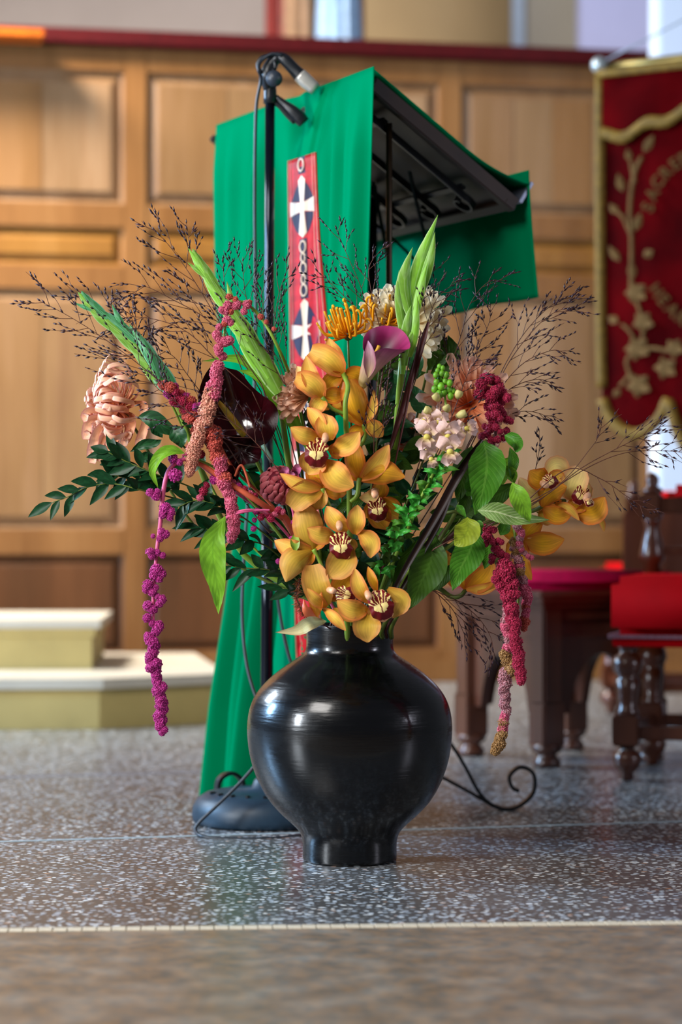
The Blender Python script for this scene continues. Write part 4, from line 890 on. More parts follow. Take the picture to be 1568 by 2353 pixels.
c = P(664, 892, 4.14); vstem(t, c, M_OS, .0024, (-20, 0)); side_fan(t, 706, 912, 4.14, 105, 235, (55, 84), 16, 52, M_BZ, 8)
t = thing('chrysanthemum', P(815, 1440, 4.25), 'small salmon chrysanthemum deep among the stems right of the orchids', 'chrysanthemum')
c = P(925, 1010, 4.29); vstem(t, c, M_OS, .002, (0, 0)); mum(t, c, (.05, -.9, .3), px2(66, 4.2), M_PR, ref[1:], .1, 9)
scl = []
for k, (cnt, th0, w_) in enumerate(((16, 138, .36), (17, 118, .38), (17, 100, .38), (15, 82, .36), (13, 64, .34), (10, 47, .30), (7, 30, .26))):
    scl.append((cnt, [(th0+8, .5), (th0, .86-.02*k), (th0-16, 1.04-.03*k), (th0-34, 1.0-.04*k), (th0-46, .90-.04*k)], w_, 'scale', .5, k*.37))
t = thing('chrysanthemum', P(785, 1440, 4.25), 'dusty rose globe chrysanthemum with overlapping scale petals, left of the orchids', 'chrysanthemum')
c = P(645, 1112, 4.12); vstem(t, c, M_OS, .0024, (-20, 0)); obj('core', ico(c, px2(40, 4.1), 3), M_DP, t); mum(t, c, (.35, -.70, .55), px2(47, 4.1), M_DP, scl, 0, 10, .05)
M_MG = petal_mat('magenta_highlight_scale', '8a3054', 'c0608c', 'd88ab0', None, streak=.2, trans=.1)  # magenta highlights on the globe bloom, put into the petal colour
for i, (x, y) in enumerate(((655, 1088), (668, 1098), (676, 1112), (660, 1104), (684, 1082))): obj('petal', blade([P(x-6, y+6, 4.07), P(x, y-6, 4.055), P(x+4, y-16, 4.07)], px2(20, 4.1), 'scale', cup=.5), M_MG, t, label='petal with a magenta highlight in its colour')
def spider(label, cx, cy, Y, R, up, seed, n=36):
    t = thing('spider_chrysanthemum', P(800, 1440, 4.25), label, 'chrysanthemum'); c = P(cx, cy, Y); vstem(t, c, M_OS, .002, (10, 0)); rnd = random.Random(seed); B3 = frame(up)
    obj('calyx', ico(c, R*.2, 2), M_CX, t)
    for i in range(n):
        az = i*2.39996; el = radians(8+84*sqrt(i/n)+rnd.uniform(-6, 6)); L = R*(.55+.6*(i/n))*rnd.uniform(.8, 1.15)
        d = V((sin(el)*cos(az), sin(el)*sin(az), cos(el))); r = V((cos(az), sin(az), 0)); hk = rnd.uniform(.15, .8)
        p = [V(), d*L*.5+V((0, 0, .04*R)), d*L*.85+V((0, 0, .12*R)), d*L+V((0, 0, hk*R)), d*L*.92+V((0, 0, (hk+.22)*R)), d*L*.78+V((0, 0, (hk+.20)*R))]
        if rnd.random() < .35: p = p[:4]
        obj('petal', tube([c+B3 @ q for q in p], [R*.035, R*.052, R*.058, R*.042], 14, 6), M_SP, t)
spider('saffron spider chrysanthemum above the topmost orchid petals', 800, 772, 4.14, px2(58, 4.1), (-.25, -.45, .85), 1)
spider('saffron spider chrysanthemum in front of the cream bloom, touching the purple calla', 880, 745, 4.15, px2(54, 4.1), (.1, -.4, .9), 2, 28)

# ---------------------------------------------------------------- calla and anthurium
cm = NT('calla_spathe'); u, v = cm.uv(); ge = cm.new('ShaderNodeNewGeometry')
inn = cm.ramp(u, [(.66, rgb('1c020c')), (.86, rgb('8a1450')), (1, rgb('c03c7c'))]); ou = cm.ramp(u, [(.05, rgb('c8b468')), (.4, rgb('c09a80')), (.8, rgb('b06a80')), (1, rgb('a83a78'))])
st = cm.noise(1.0, 2, 'UV', (1.5, 22, 1)); k_ = cm.ramp(st, [(.35, (.75, .75, .75, 1)), (.65, (1, 1, 1, 1))])
cm.col(cm.mix(1.0, cm.mix(ge.outputs['Backfacing'], ou, inn), k_, 'MULTIPLY')); cm.set(.38, .4); cm.translucent(.12)
t = thing('calla_lily', P(815, 1440, 4.2), 'purple calla lily with dark throat above the orchids, left of the cream bloom', 'calla lily')
YL = 4.06
ax_ = [P(832, 888, YL+.01), P(842, 862, YL), P(854, 836, YL-.005), P(866, 812, YL-.01)]; axp = cr(ax_, 18); rr_ = [px2(x, YL) for x in (9, 15, 21, 26)]
rim = cr([P(x, y, YL-px2(z, YL)) for x, y, z in ((834, 800, 26), (836, 776, 12), (852, 757, -12), (884, 748, -30), (918, 755, -28), (938, 775, -12), (942, 800, 14), (916, 803, 34), (886, 800, 46), (862, 808, 50), (846, 822, 44), (834, 800, 26))], 41)[:-1]
vs = []; fs = []; uv = []; n_ = 40
for i in range(18):
    tt = i/17; r = rr_[0]+(rr_[-1]-rr_[0])*tt**.8; tg = (axp[min(i+1, 17)]-axp[max(0, i-1)]).normalized(); fr_ = frame(tg, (-1, 0, 0)); wgt = max(0, (tt-.15)/.85)**2.4
    for j in range(n_):
        a = 2*pi*j/n_
        q = axp[i]+fr_ @ V((r*cos(a), -r*sin(a), 0)); vs.append(q.lerp(rim[j], wgt)); uv.append((tt, j/n_))
for i in range(17):
    for j in range(n_): k = (j+1) % n_; fs.append((i*n_+j, (i+1)*n_+j, (i+1)*n_+k, i*n_+k))
obj('spathe', (vs, fs, uv), cm.m, t)
obj('fold', blade([P(846, 868, YL-.03), P(852, 836, YL-.045), P(850, 805, YL-.05), P(846, 782, YL-.03)], px2(30, YL), 'lance', (-.3, -1, 0), .5), petal_mat('calla_fold', 'c8a870', 'c89a98', 'c890b0', 'b05a80'), t, label='mauve overlapping edge')
obj('spadix', tube([axp[10], axp[17]+V((.004, -.01, .012))], [.004, .003], 6, 8), plain('yellow_spadix', 'd8a020', .6), t)
vstem(t, ax_[0]+V((0, 0, .003)), M_GS, .0042, (0, 0), base=.01)
M_AN = NT('black_cherry_spathe'); M_AN.col(M_AN.ramp(M_AN.noise(20, 3), [(.3, rgb('1c0408')), (.7, rgb('3c0810'))])); M_AN.set(.16, .6, coat=.6); M_AN.bump(M_AN.noise(60, 3), .35, .003); M_AN = M_AN.m
t = thing('anthurium', P(780, 1440, 4.24), 'glossy near black anthurium with yellow spadix, left of centre behind the pink ropes', 'anthurium')
ang_b = [(494, 830), (520, 843), (550, 853), (578, 886), (606, 910), (630, 928), (641, 952), (634, 988), (612, 1020), (588, 1030), (560, 1012), (520, 1008), (488, 986), (464, 955), (457, 912), (470, 868)]
obj('spathe', patch(ang_b, (545, 945), 4.13, .05, 12, 64, lambda s: .018*sin(s*4*pi)+.01*sin(s*10*pi)), M_AN, t)
obj('spadix', tube([P(560, 998, 4.12), P(535, 965, 4.09), P(512, 935, 4.07), P(498, 918, 4.07)], [px2(8, 4.1), px2(9, 4.1), px2(6.5, 4.1), px2(3, 4.1)], 14, 12),
    (lambda m: (m.col(m.ramp(m.noise(60, 2), [(.3, rgb('8a8a18')), (.7, rgb('d09a1c'))])), m.bump(m.noise(900, 1), .6, .001), m.set(.5), m.m)[3])(NT('spadix_yellow')), t, label='yellow spadix')
vstem(t, P(560, 1000, 4.17), M_GS, .003, (0, 0))
t2 = thing('anthurium', P(775, 1440, 4.24), 'smaller black wrinkled anthurium tucked under the larger one', 'anthurium')
obj('spathe', patch([(505, 1004), (545, 1000), (590, 1012), (602, 1040), (590, 1062), (560, 1070), (548, 1100), (540, 1130), (520, 1090), (508, 1050)], (552, 1035), 4.13, .03, 10, 48, lambda s: .016*sin(s*12*pi)), M_AN, t2)
vstem(t2, P(550, 1060, 4.16), M_GS, .0028, (0, 0))
obj('stem_piece', tube([P(604, 1022, 4.12), P(614, 1040, 4.12), P(626, 1062, 4.12)], px2(5.5, 4.1), 5, 8), plain('grey_green_stalk', '7fae9c', .4), t, label='pale grey green stalk')

# ---------------------------------------------------------------- gladiolus spikes
M_GL = leaf_mat('gladiolus_sheath', '7cae3a', 'c8e8a0', .4, 1, .25, .18, .2, .4, .5); M_GL2 = leaf_mat('gladiolus_sheath_blue', '4c9a5c', 'a8e0c0', .4, 1, .25, .18, .2, .4, .5); M_GL3 = leaf_mat('bright_green_sheath', '8cc83c', 'd8f4b0', .4, 1, .2, .2, .2, .4, .5)
def glad(label, pts, Y, n, W, lens, mats, base=0, k=(0, 0), yend=None):
    t = thing('gladiolus', P(800, 1440, 4.25), label, 'gladiolus', 'gladiolus spikes in bud'); N = 60; pp = cr([P(x, y, Y) for x, y in pts], N)   # from bottom to tip
    obj('stalk', tube(pp[:N-4], [px2(8, Y), px2(7, Y), px2(3, Y)], 30, 8), mats[0], t); vstem(t, pp[0], M_GS, px2(7, Y), k, base=base)
    for i in range(n):
        f = i/(n-1) if n > 1 else 0; a = int((N-1)*f*.86); b = min(N-1, int(a+N*lens*(1-.35*f))+3); s = -1 if i % 2 else 1
        seg = pp[a:b+1:max(1, (b-a)//4)]
        if len(seg) < 3: seg = [pp[a], (pp[a]+pp[b])/2, pp[b]]
        L = (pp[b]-pp[a]).length; tg = (pp[b]-pp[a]).normalized(); sd_ = tg.cross(V((0, -1, 0))).normalized()
        wp = px2(W*(1-.58*f), Y)
        q = [p+sd_*(s*wp*(.10+.16*(j/(len(seg)-1))*(1-f*.6)))+V((0, -wp*(.22-.10*j/(len(seg)-1)), 0)) for j, p in enumerate(seg)]
        obj('bud_sheath', blade(q, wp*1.05, 'glad', V((s*.25, -1, 0)), -.45, 0, 0, 0, 12, 8, i), mats[i % len(mats)], t)
        if i % 3 == 2 and f < .8:
            obj('sheath_tip', blade([q[-2], q[-1]+sd_*(s*wp*.3), q[-1]+sd_*(s*wp*.55)+tg*wp*.8], wp*.35, 'lance', (0, -1, 0), -.5), mats[0], t)
glad('green gladiolus spike in bud at the upper left, tip over the oak panel', [(398, 905), (368, 868), (335, 815), (290, 770), (240, 730), (207, 700), (182, 668)], 4.12, 9, 46, .40, [M_GL2, M_GL], k=(-60, 60))
glad('green gladiolus spike in bud crossing the left edge of the green cloth', [(640, 905), (606, 845), (570, 780), (535, 725), (500, 672), (468, 620), (436, 568)], 4.13, 9, 46, .40, [M_GL, M_GL3], k=(-30, 20))
t = thing('gladiolus', P(820, 1440, 4.25), 'tallest green gladiolus spike in bud, right of centre in front of the cream bloom', 'gladiolus', 'gladiolus spikes in bud')
obj('stalk', tube([P(925, 830, 4.10), P(932, 760, 4.10), P(942, 690, 4.10), P(960, 620, 4.10)], [px2(9, 4.1), px2(8, 4.1), px2(5, 4.1)], 16, 10), M_GL3, t); vstem(t, P(925, 828, 4.10), M_GS, px2(8, 4.1), (30, 0))
for i, (q_, w_, z_, m_) in enumerate((([(946, 690), (962, 625), (980, 565), (1007, 493)], 46, 0, 0), ([(944, 720), (975, 640), (992, 580), (1000, 532)], 32, 6, 1), ([(942, 720), (930, 660), (934, 615), (949, 567)], 40, 14, 1), ([(948, 740), (962, 690), (972, 640), (984, 600)], 26, 20, 0), ([(936, 800), (924, 730), (916, 670), (918, 619)], 30, 10, 1), ([(940, 820), (950, 770), (956, 720), (960, 668)], 30, 24, 0), ([(930, 840), (934, 780), (940, 730), (946, 700)], 34, 26, 1), ([(925, 860), (930, 810), (944, 770), (958, 752)], 22, 22, 0))):
    obj('bud_sheath', blade([P(x, y, 4.095-px2(z_+4*k, 4.1)*(.6 if k < 3 else .3)) for k, (x, y) in enumerate(q_)], px2(w_*.8, 4.1), 'glad', (-.2 if i % 2 else .2, -1, 0), -.40, 0, 0, 0, 14, 8, i), (M_GL3, M_GL)[m_], t)
if 0: glad('tallest green gladiolus spike in bud, right of centre in front of the cream bloom', [(925, 800), (930, 760), (935, 720), (945, 660), (960, 600), (982, 545), (1007, 493)], 4.08, 8, 50, .44, [M_GL3, M_GL], k=(30, 0))
sh_ = thing('gladiolus', P(800, 1440, 4.25), 'short narrow green gladiolus bud beside the far left spike', 'gladiolus')
obj('bud_sheath', blade([P(370, 880, 4.11), P(345, 820, 4.10), P(318, 775, 4.11), P(295, 742, 4.12)], px2(26, 4.1), 'lance', cup=-.7), M_GL2, sh_); vstem(sh_, P(370, 880, 4.12), M_GS, .002, (-40, 40))
# ---------------------------------------------------------------- amaranth tassels
def fuzz(name, a, b, c=None):
    m = NT(name); n = m.noise(3.2, 3, 'Object', None, .75); cc = m.ramp(n, [(.3, rgb(a)), (.52, rgb(b))]+([(.72, rgb(c))] if c else [])); m.col(cc); m.set(.6, .3)
    m.b.inputs['Sheen Weight'].default_value = .12; return m.m
FZ_MG = fuzz('magenta_amaranth', '74064c', 'b0147a', 'e060b0'); FZ_CR = fuzz('crimson_amaranth', '6a0420', 'a80a3c', 'd83868'); FZ_TN = fuzz('tan_pink_amaranth', 'a04c40', 'd08a70', 'f0c0a0')
FZ_RD = fuzz('rust_red_amaranth', '8a2a1c', 'c04a3c', 'ec8468'); FZ_PK = fuzz('rose_amaranth', '982444', 'd05474', 'f4a0b0'); FZ_PL = fuzz('silvery_pink_amaranth', '7a3038', 'b07078', 'e8c8cc'); FZ_OL = fuzz('olive_tan_amaranth', '6a4418', '9a7038', 'd0a880')
BM = {}
def bumpy(mat):
    if mat.name not in BM:
        l = []
        for k in range(4):
            g = G(); rr = random.Random(k); g.add(ico((0, 0, 0), .82, 2, (1, 1, 1), .06, k))
            for i in range(170):
                z = 1-2*(i+.5)/170; a = i*2.39996+rr.uniform(-.3, .3); q = V((sqrt(1-z*z)*cos(a), sqrt(1-z*z)*sin(a), z)); lump = 1+.20*noise.noise(q*2.1+V((k*7, 0, 0)))
                g.add(ico(q*.86*lump*rr.uniform(.93, 1.10), rr.uniform(.085, .15), 0 if False else 1, (1, 1, 1), .1, i))
            vs, fs = g.v, g.f
            me = mesh('floret_cluster', vs, fs); me.materials.append(mat); l.append(me)
        BM[mat.name] = l
    return BM[mat.name]
def blob(par, x, y, Y, r, mat, rnd, el=1.0):
    R = Quaternion(V((rnd.random()-.5, rnd.random()-.5, rnd.random()-.5)).normalized(), rnd.random()*6).to_matrix().to_4x4(); s = px2(r, Y)
    inst('floret_cluster', rnd.choice(bumpy(mat)), Matrix.Translation(P(x, y, Y)) @ R @ Matrix.Diagonal((s*rnd.uniform(.9, 1.1), s*rnd.uniform(.9, 1.1), s*rnd.uniform(.9, 1.1)*el, 1)), par)
def rope(par, pts, Y, rad, mats, seed, gap=.72, jx=.35, dY=0):
    """clusters along a pixel path; rad/mats are lists spread over its length"""
    rnd = random.Random(seed); n = 200; pp = cr([V((x, y, 0)) for x, y in pts], n); L = sum((pp[i+1]-pp[i]).length for i in range(n-1)); d = 0; nx_ = 0; acc = 0
    for i in range(n-1):
        f = i/(n-1); k = f*(len(rad)-1); a = int(k); r = rad[a]+(rad[min(a+1, len(rad)-1)]-rad[a])*(k-a)
        if acc >= nx_:
            m = mats[max(0, min(len(mats)-1, int(f*len(mats)+rnd.uniform(-1.0, 1.0))))] if len(mats) > 1 else mats[0]
            q = pp[i]; blob(par, q.x+rnd.uniform(-jx, jx)*r, q.y, Y+rnd.uniform(-.3, .3)*px2(r, Y)+dY*f, r*rnd.uniform(.82, 1.08), m, rnd); nx_ = acc+r*gap
        acc += (pp[i+1]-pp[i]).length
def am(label, grp=None): return thing('amaranth_tassel', P(800, 1440, 4.25), label, 'amaranth')
def pst(par, pts, Y, r, m, name='stem', n=40): return obj(name, tube([P(p[0], p[1], Y+(p[2] if len(p) > 2 else 0)) for p in pts], r, n, 8), m, par)
t = am('tan pink amaranth rope arching high at the upper left, hanging over the black anthurium')
pst(t, [(740, 1300, .15), (700, 1000, .13), (672, 880, .08), (640, 800), (600, 730), (560, 695), (528, 700), (520, 740), (512, 790), (508, 840)], 4.07, [.003, .0026, .002], M_GS)
rnd = random.Random(2)
for x, y, r in ((527, 682, 8), (541, 688, 7), (524, 702, 11), (540, 704, 10), (510, 712, 9), (519, 716, 9), (531, 716, 8), (546, 700, 10), (568, 700, 11), (573, 696, 8), (561, 716, 9), (522, 735, 11), (530, 742, 9), (516, 744, 8), (599, 728, 8), (612, 740, 6), (630, 756, 6), (504, 752, 9)): blob(t, x, y, 4.06, r, FZ_PK if r > 8 else FZ_RD, rnd)
rope(t, [(500, 770), (508, 785), (528, 782)], 4.05, [12, 12], [FZ_PK], 3, .7); rope(t, [(505, 800), (508, 822)], 4.05, [13, 12], [FZ_PK], 4)
rope(t, [(500, 842), (498, 870), (488, 905), (478, 940), (465, 975), (452, 1015), (444, 1050), (434, 1090)], 4.05, [14, 17, 19, 19, 18, 17, 16, 12], [FZ_PK, FZ_TN, FZ_TN, FZ_TN, FZ_TN], 5, .42, .28)
t = am('rusty to rose amaranth rope hanging left of the black anthurium')
pst(t, [(740, 1350, .1), (640, 1180, .1), (540, 1080, .07), (500, 1010, .03), (490, 985)], 4.08, [.003, .002], M_CS)
rope(t, [(478, 985), (492, 1010), (500, 1050), (512, 1090), (524, 1130), (534, 1170), (537, 1205), (530, 1240)], 4.055, [19, 18, 17, 16, 15, 14, 14, 11], [FZ_RD, FZ_RD, FZ_PK, FZ_PK, FZ_PK], 6, .42, .28)
blob(t, 497, 990, 4.06, 12, FZ_RD, rnd); blob(t, 505, 1000, 4.06, 10, FZ_RD, rnd)
t = am('wine coloured amaranth clump beside the large peach bloom')
pst(t, [(760, 1380, .1), (560, 1120, .1), (470, 1010, .06), (430, 950)], 4.1, [.003, .002], M_RS)
for i in range(44):
    f = i/43; x = 385+75*f+rnd.uniform(-16, 16); y = 895+85*f*f+rnd.uniform(-20, 20)+(8 if f < .3 else 0); blob(t, x, y, 4.09+rnd.uniform(-.02, .02), rnd.uniform(9, 15), (FZ_CR, FZ_RD, FZ_MG, FZ_RD)[i % 4], rnd)
t = am('long magenta amaranth tassel hanging far down at the left')
pst(t, [(720, 1290, .2), (640, 1200, .2), (540, 1130, .14), (470, 1075, .06), (440, 1056, .01), (415, 1058), (390, 1078), (379, 1110), (372, 1160), (368, 1210), (362, 1255), (357, 1310), (352, 1380), (355, 1460), (362, 1540), (366, 1620), (370, 1680)], 4.05, [.003, .003, .0036, .0040, .0036, .003, .002, .0012], M_PKS, n=90)
pst(t, [(650, 1190, .03), (590, 1150), (520, 1106), (470, 1072), (440, 1060)], 4.062, [.0056, .0052, .0046, .0038], M_CS, 'stalk', 30)
for x, y, r in ((403, 1092, 17), (398, 1054, 12), (412, 1062, 9), (346, 1132, 11), (358, 1140, 12), (362, 1130, 8), (380, 1168, 14), (392, 1176, 12), (374, 1182, 11), (390, 1188, 10), (372, 1222, 10), (380, 1228, 10), (368, 1238, 9), (352, 1232, 6), (346, 1268, 11), (362, 1270, 9), (374, 1276, 8), (350, 1278, 9), (360, 1310, 15), (372, 1318, 11), (354, 1322, 12), (366, 1330, 10), (340, 1345, 13), (350, 1360, 12), (336, 1356, 9), (358, 1350, 9), (372, 1378, 12), (362, 1370, 8), (340, 1392, 12), (352, 1400, 12), (366, 1388, 9), (338, 1420, 11), (350, 1432, 9), (364, 1440, 14), (358, 1452, 11)): blob(t, x, y, 4.045, r, FZ_MG, rnd)
rope(t, [(345, 1462), (352, 1490), (354, 1520), (358, 1550), (364, 1580), (366, 1610), (368, 1640), (370, 1665), (373, 1686)], 4.045, [13, 14, 15, 14, 13, 13, 14, 14, 9], [FZ_MG], 8, .52, .62)
t = am('small magenta amaranth bits on coral stalks under the black anthurium')
pst(t, [(740, 1380, .15), (716, 1320, .1), (690, 1260, .05), (660, 1195, .02), (640, 1180)], 4.07, [.004, .006, .005], M_CS)
pst(t, [(695, 1270, .03), (680, 1215, .0), (672, 1170), (664, 1150)], 4.07, .0022, M_PKS, 'stalk'); pst(t, [(620, 1172), (600, 1172), (560, 1176), (518, 1190)], 4.05, [.0016, .0026], M_PKS, 'stalk'); pst(t, [(575, 1120), (560, 1075), (550, 1072), (540, 1095)], 4.06, .002, M_CS, 'stalk')
for x, y, r in ((468, 1128, 11), (460, 1144, 9), (475, 1115, 8), (492, 1102, 11), (504, 1100, 9), (535, 1108, 8), (548, 1118, 10), (560, 1126, 10), (575, 1134, 9), (585, 1140, 8), (462, 1044, 10), (590, 1175, 8), (600, 1188, 9), (612, 1182, 8), (622, 1190, 10), (632, 1182, 8), (585, 1195, 6), (583, 1215, 7), (640, 1172, 9), (650, 1176, 7), (672, 1240, 8), (676, 1200, 7), (640, 1290, 7), (428, 1050, 10), (436, 1028, 9)): blob(t, x, y, 4.065, r, (FZ_CR, FZ_MG, FZ_PK)[(x+y) % 3], rnd)
t = am('deep crimson amaranth plume in front of the salmon bloom at the right')
pst(t, [(850, 1430, .1), (1000, 1250, .08), (1120, 1060, .04), (1140, 960, .02), (1135, 880)], 4.10, [.004, .0025], M_RS)
for x, y, r in ((1118, 870, 16), (1106, 885, 15), (1102, 905, 15), (1130, 872, 13), (1142, 874, 11), (1148, 890, 13), (1138, 898, 13), (1156, 905, 13), (1128, 912, 16), (1118, 900, 14), (1166, 914, 11), (1150, 922, 13), (1136, 932, 13), (1122, 934, 12), (1148, 940, 12), (1155, 950, 10), (1140, 952, 12), (1128, 955, 13), (1134, 970, 13), (1150, 962, 9), (1166, 964, 9), (1174, 968, 8), (1126, 985, 12), (1140, 982, 9), (1120, 998, 10), (1108, 1002, 9), (1165, 990, 9), (1150, 992, 8), (1130, 1012, 10), (1144, 1010, 9), (1158, 1006, 8), (1114, 980, 8)): blob(t, x, y, 4.09+rnd.uniform(-.012, .012), r, FZ_CR, rnd)
t = am('crimson amaranth tassel hanging right of the vase in front of the stool')
pst(t, [(860, 1430, .1), (950, 1330, .08), (1050, 1220, .03), (1105, 1205), (1135, 1240), (1160, 1290), (1178, 1400), (1195, 1540)], 4.08, [.004, .003, .0015], M_RS)
for x, y, r in ((1100, 1205, 9), (1112, 1212, 11), (1124, 1216, 10), (1135, 1218, 9), (1120, 1232, 12), (1116, 1250, 9), (1132, 1244, 10), (1146, 1242, 8), (1152, 1246, 8), (1140, 1262, 12), (1132, 1280, 9), (1130, 1290, 8), (1150, 1272, 11), (1164, 1278, 10), (1156, 1290, 11)): blob(t, x, y, 4.07, r, FZ_CR, rnd)
rope(t, [(1160, 1300), (1164, 1330), (1172, 1360), (1178, 1400), (1184, 1450), (1190, 1500), (1197, 1540), (1201, 1566)], 4.065, [21, 20, 19, 16, 14, 13, 12.5, 11], [FZ_CR], 9, .42, .3)
for x, y in ((1144, 1318), (1140, 1330), (1150, 1345), (1182, 1340), (1160, 1372), (1186, 1365)): blob(t, x, y, 4.06, 12, FZ_CR, rnd)
t = am('silvery pink amaranth tassel, the longest one at the right, hanging past the stool legs')
pst(t, [(870, 1430, .1), (980, 1300, .1), (1100, 1210, .06), (1170, 1195, .02), (1186, 1240), (1196, 1300), (1190, 1400), (1180, 1500), (1164, 1600), (1150, 1700)], 4.09, [.004, .003, .0018, .0014], M_GS, n=70)
rope(t, [(1184, 1205), (1196, 1230), (1200, 1262), (1212, 1275), (1222, 1284)], 4.085, [9, 10, 8, 7, 7], [FZ_PL, FZ_PK], 11, .7, .5)
rope(t, [(1178, 1240), (1186, 1270), (1196, 1310), (1204, 1345), (1208, 1370)], 4.09, [8, 10, 12, 13, 12], [FZ_OL, FZ_PL, FZ_PK], 12, .55, .6)
rope(t, [(1212, 1375), (1210, 1400), (1208, 1425), (1202, 1450)], 4.10, [12, 11, 10, 8], [FZ_PK, FZ_RD], 13, .8, .3)
rope(t, [(1166, 1390), (1168, 1420), (1166, 1455), (1172, 1480), (1166, 1505), (1176, 1525), (1168, 1545), (1160, 1570)], 4.085, [9, 12, 13, 13, 14, 16, 16, 13], [FZ_PL, FZ_PK, FZ_PL, FZ_OL, FZ_PL], 14, .52, .45)
rope(t, [(1164, 1545), (1160, 1580), (1160, 1610), (1163, 1640), (1158, 1665), (1152, 1690), (1147, 1710), (1140, 1728)], 4.085, [15, 14, 12.5, 11, 12, 13, 13, 12], [FZ_PL, FZ_PL, FZ_PK, FZ_OL, FZ_OL], 15, .42, .25)

# ---------------------------------------------------------------- broad leaves
L_MG = leaf_mat('green_amaranth_leaf', '427a1c', '6fa03c', .42, 14, .4); L_LG = leaf_mat('light_green_leaf', '7cb02c', '5c8c24', .42, 10, .4, .2); L_UV = leaf_mat('pale_leaf_underside', '7c9c50', 'c8d49c', .5, 12, .9, .2)
L_DG = leaf_mat('deep_olive_leaf', '34540f', '4c6e24', .5, 13, .3); L_YG = leaf_mat('yellow_green_leaf', '9aa82c', '7c9024', .45, 10, .5, .25); L_RU = leaf_mat('ruscus_leaf', '103c1e', '245a30', .38, 1, .2, .08, .3, .3); L_EU = leaf_mat('dark_glossy_leaf', '1a4a24', '3c7040', .38, 5, .35, .08, .3, .35)
def leafpx(par, pts, w_, mat, Y=4.1, cup=.3, wave=.04, pr='leaf', fold=.0, nrm=(0, -1, 0), name='leaf', seed=0, tw=0):
    q = [P(p[0], p[1], Y-(p[2]/F*Y if len(p) > 2 else 0)) for p in pts]; return obj(name, blade(q, px2(w_, Y), pr, nrm, cup, fold, wave, tw, 18, 8, seed), mat, par)
t = thing('amaranth_foliage', P(840, 1440, 4.25), 'leafy amaranth stem at the right with big veined green leaves drooping beside the snapdragon', 'foliage')
pst(t, [(850, 1440, .06), (940, 1340, .06), (1030, 1210, .04), (1090, 1080, .03), (1120, 1010, .02)], 4.12, [.004, .003], M_OS)
for a in (([(1112, 1012), (1120, 1060, 16), (1112, 1120, 14), (1092, 1185, -4)], 88, L_MG, 4.06, .15), ([(1085, 1025), (1072, 1070, 8), (1062, 1110, 6), (1052, 1156)], 62, L_DG, 4.10, .3), ([(1095, 1060), (1090, 1100), (1078, 1130), (1074, 1128)], 34, L_MG, 4.09, .3),
          ([(1098, 1173), (1140, 1176, 14), (1190, 1190, 10), (1265, 1195)], 46, L_UV, 4.05, .25), ([(1178, 1108), (1192, 1140, 16), (1206, 1172, 10), (1219, 1200)], 46, L_LG, 4.04, .2), ([(1182, 1110), (1150, 1135), (1120, 1146), (1088, 1152)], 44, L_DG, 4.08, .3), ([(1158, 1070), (1176, 1092), (1182, 1112)], 30, L_LG, 4.07, .3),
          ([(1160, 1000), (1180, 1010, 16), (1190, 1024, 16), (1184, 1040)], 32, L_MG, 4.05, .6), ([(1172, 1028), (1180, 1055), (1178, 1080), (1176, 1106)], 26, L_MG, 4.07, .4), ([(1180, 1050), (1160, 1070), (1155, 1100), (1150, 1120)], 30, L_LG, 4.09, .3),
          ([(1158, 1165), (1140, 1172), (1130, 1185)], 24, L_MG, 4.07, .3), ([(1060, 1120), (1070, 1150), (1060, 1180), (1046, 1190)], 30, L_DG, 4.1, .4)):
    leafpx(t, *a, seed=len(a[0]))
t = thing('amaranth_foliage', P(845, 1440, 4.25), 'lower right leafy stem with a yellow green leaf above a drooping green one, over the stool', 'foliage')
pst(t, [(860, 1440, .06), (930, 1300, .05), (1000, 1200, .02), (1040, 1176), (1072, 1186)], 4.10, [.004, .0026], M_OS)
for a in (([(1075, 1188), (1076, 1215, 16), (1062, 1238, 12), (1044, 1254)], 62, L_YG, 4.035, .2), ([(1084, 1200), (1096, 1215, 16), (1106, 1226, 4)], 40, L_MG, 4.04, .2), ([(1095, 1215), (1082, 1262, 16), (1058, 1308, 12), (1040, 1358)], 72, L_MG, 4.06, .15), ([(1112, 1225), (1124, 1255), (1120, 1285), (1114, 1308)], 40, L_MG, 4.09, .3),
          ([(1050, 1160), (1060, 1172), (1072, 1190)], 18, L_MG, 4.05, .4), ([(1000, 1228), (990, 1290, 14), (965, 1345, 8), (940, 1402)], 84, L_DG, 4.07, .2), ([(1045, 1295), (1024, 1320), (1000, 1345), (985, 1352)], 34, L_DG, 4.10, .4), ([(960, 1240), (935, 1290), (915, 1340), (905, 1370)], 36, L_DG, 4.14, .4),
          ([(1150, 1230), (1160, 1210), (1165, 1180)], 30, L_MG, 4.10, .3)):
    leafpx(t, *a, seed=len(a[0]))
t = thing('amaranth_foliage', P(790, 1440, 4.25), 'single long light green leaf hanging on a pink stalk left of the vase neck', 'foliage')
pst(t, [(780, 1420, .1), (700, 1280, .08), (625, 1190, .02), (585, 1172), (545, 1176), (515, 1192)], 4.05, [.003, .0022, .0016], M_PKS)
leafpx(t, [(518, 1186), (492, 1240, 16), (490, 1290, 18), (500, 1350, 10), (502, 1412)], 62, L_LG, 4.04, .22, .07, seed=3)
t = thing('amaranth_foliage', P(780, 1440, 4.25), 'arched light green leaf curling over left of the tan pink rope', 'foliage')
pst(t, [(760, 1400, .14), (620, 1200, .12), (500, 1080, .06), (425, 1050)], 4.05, [.003, .0018], M_GS)
leafpx(t, [(424, 1042), (396, 1036, 10), (366, 1052, 14), (352, 1086, 8), (364, 1122)], 30, L_LG, 4.05, .5, .04, nrm=(-.3, -1, .4))
t = thing('leafy_branch', P(780, 1440, 4.25), 'branch of broad dark glossy leaves right under the large peach bloom', 'foliage')
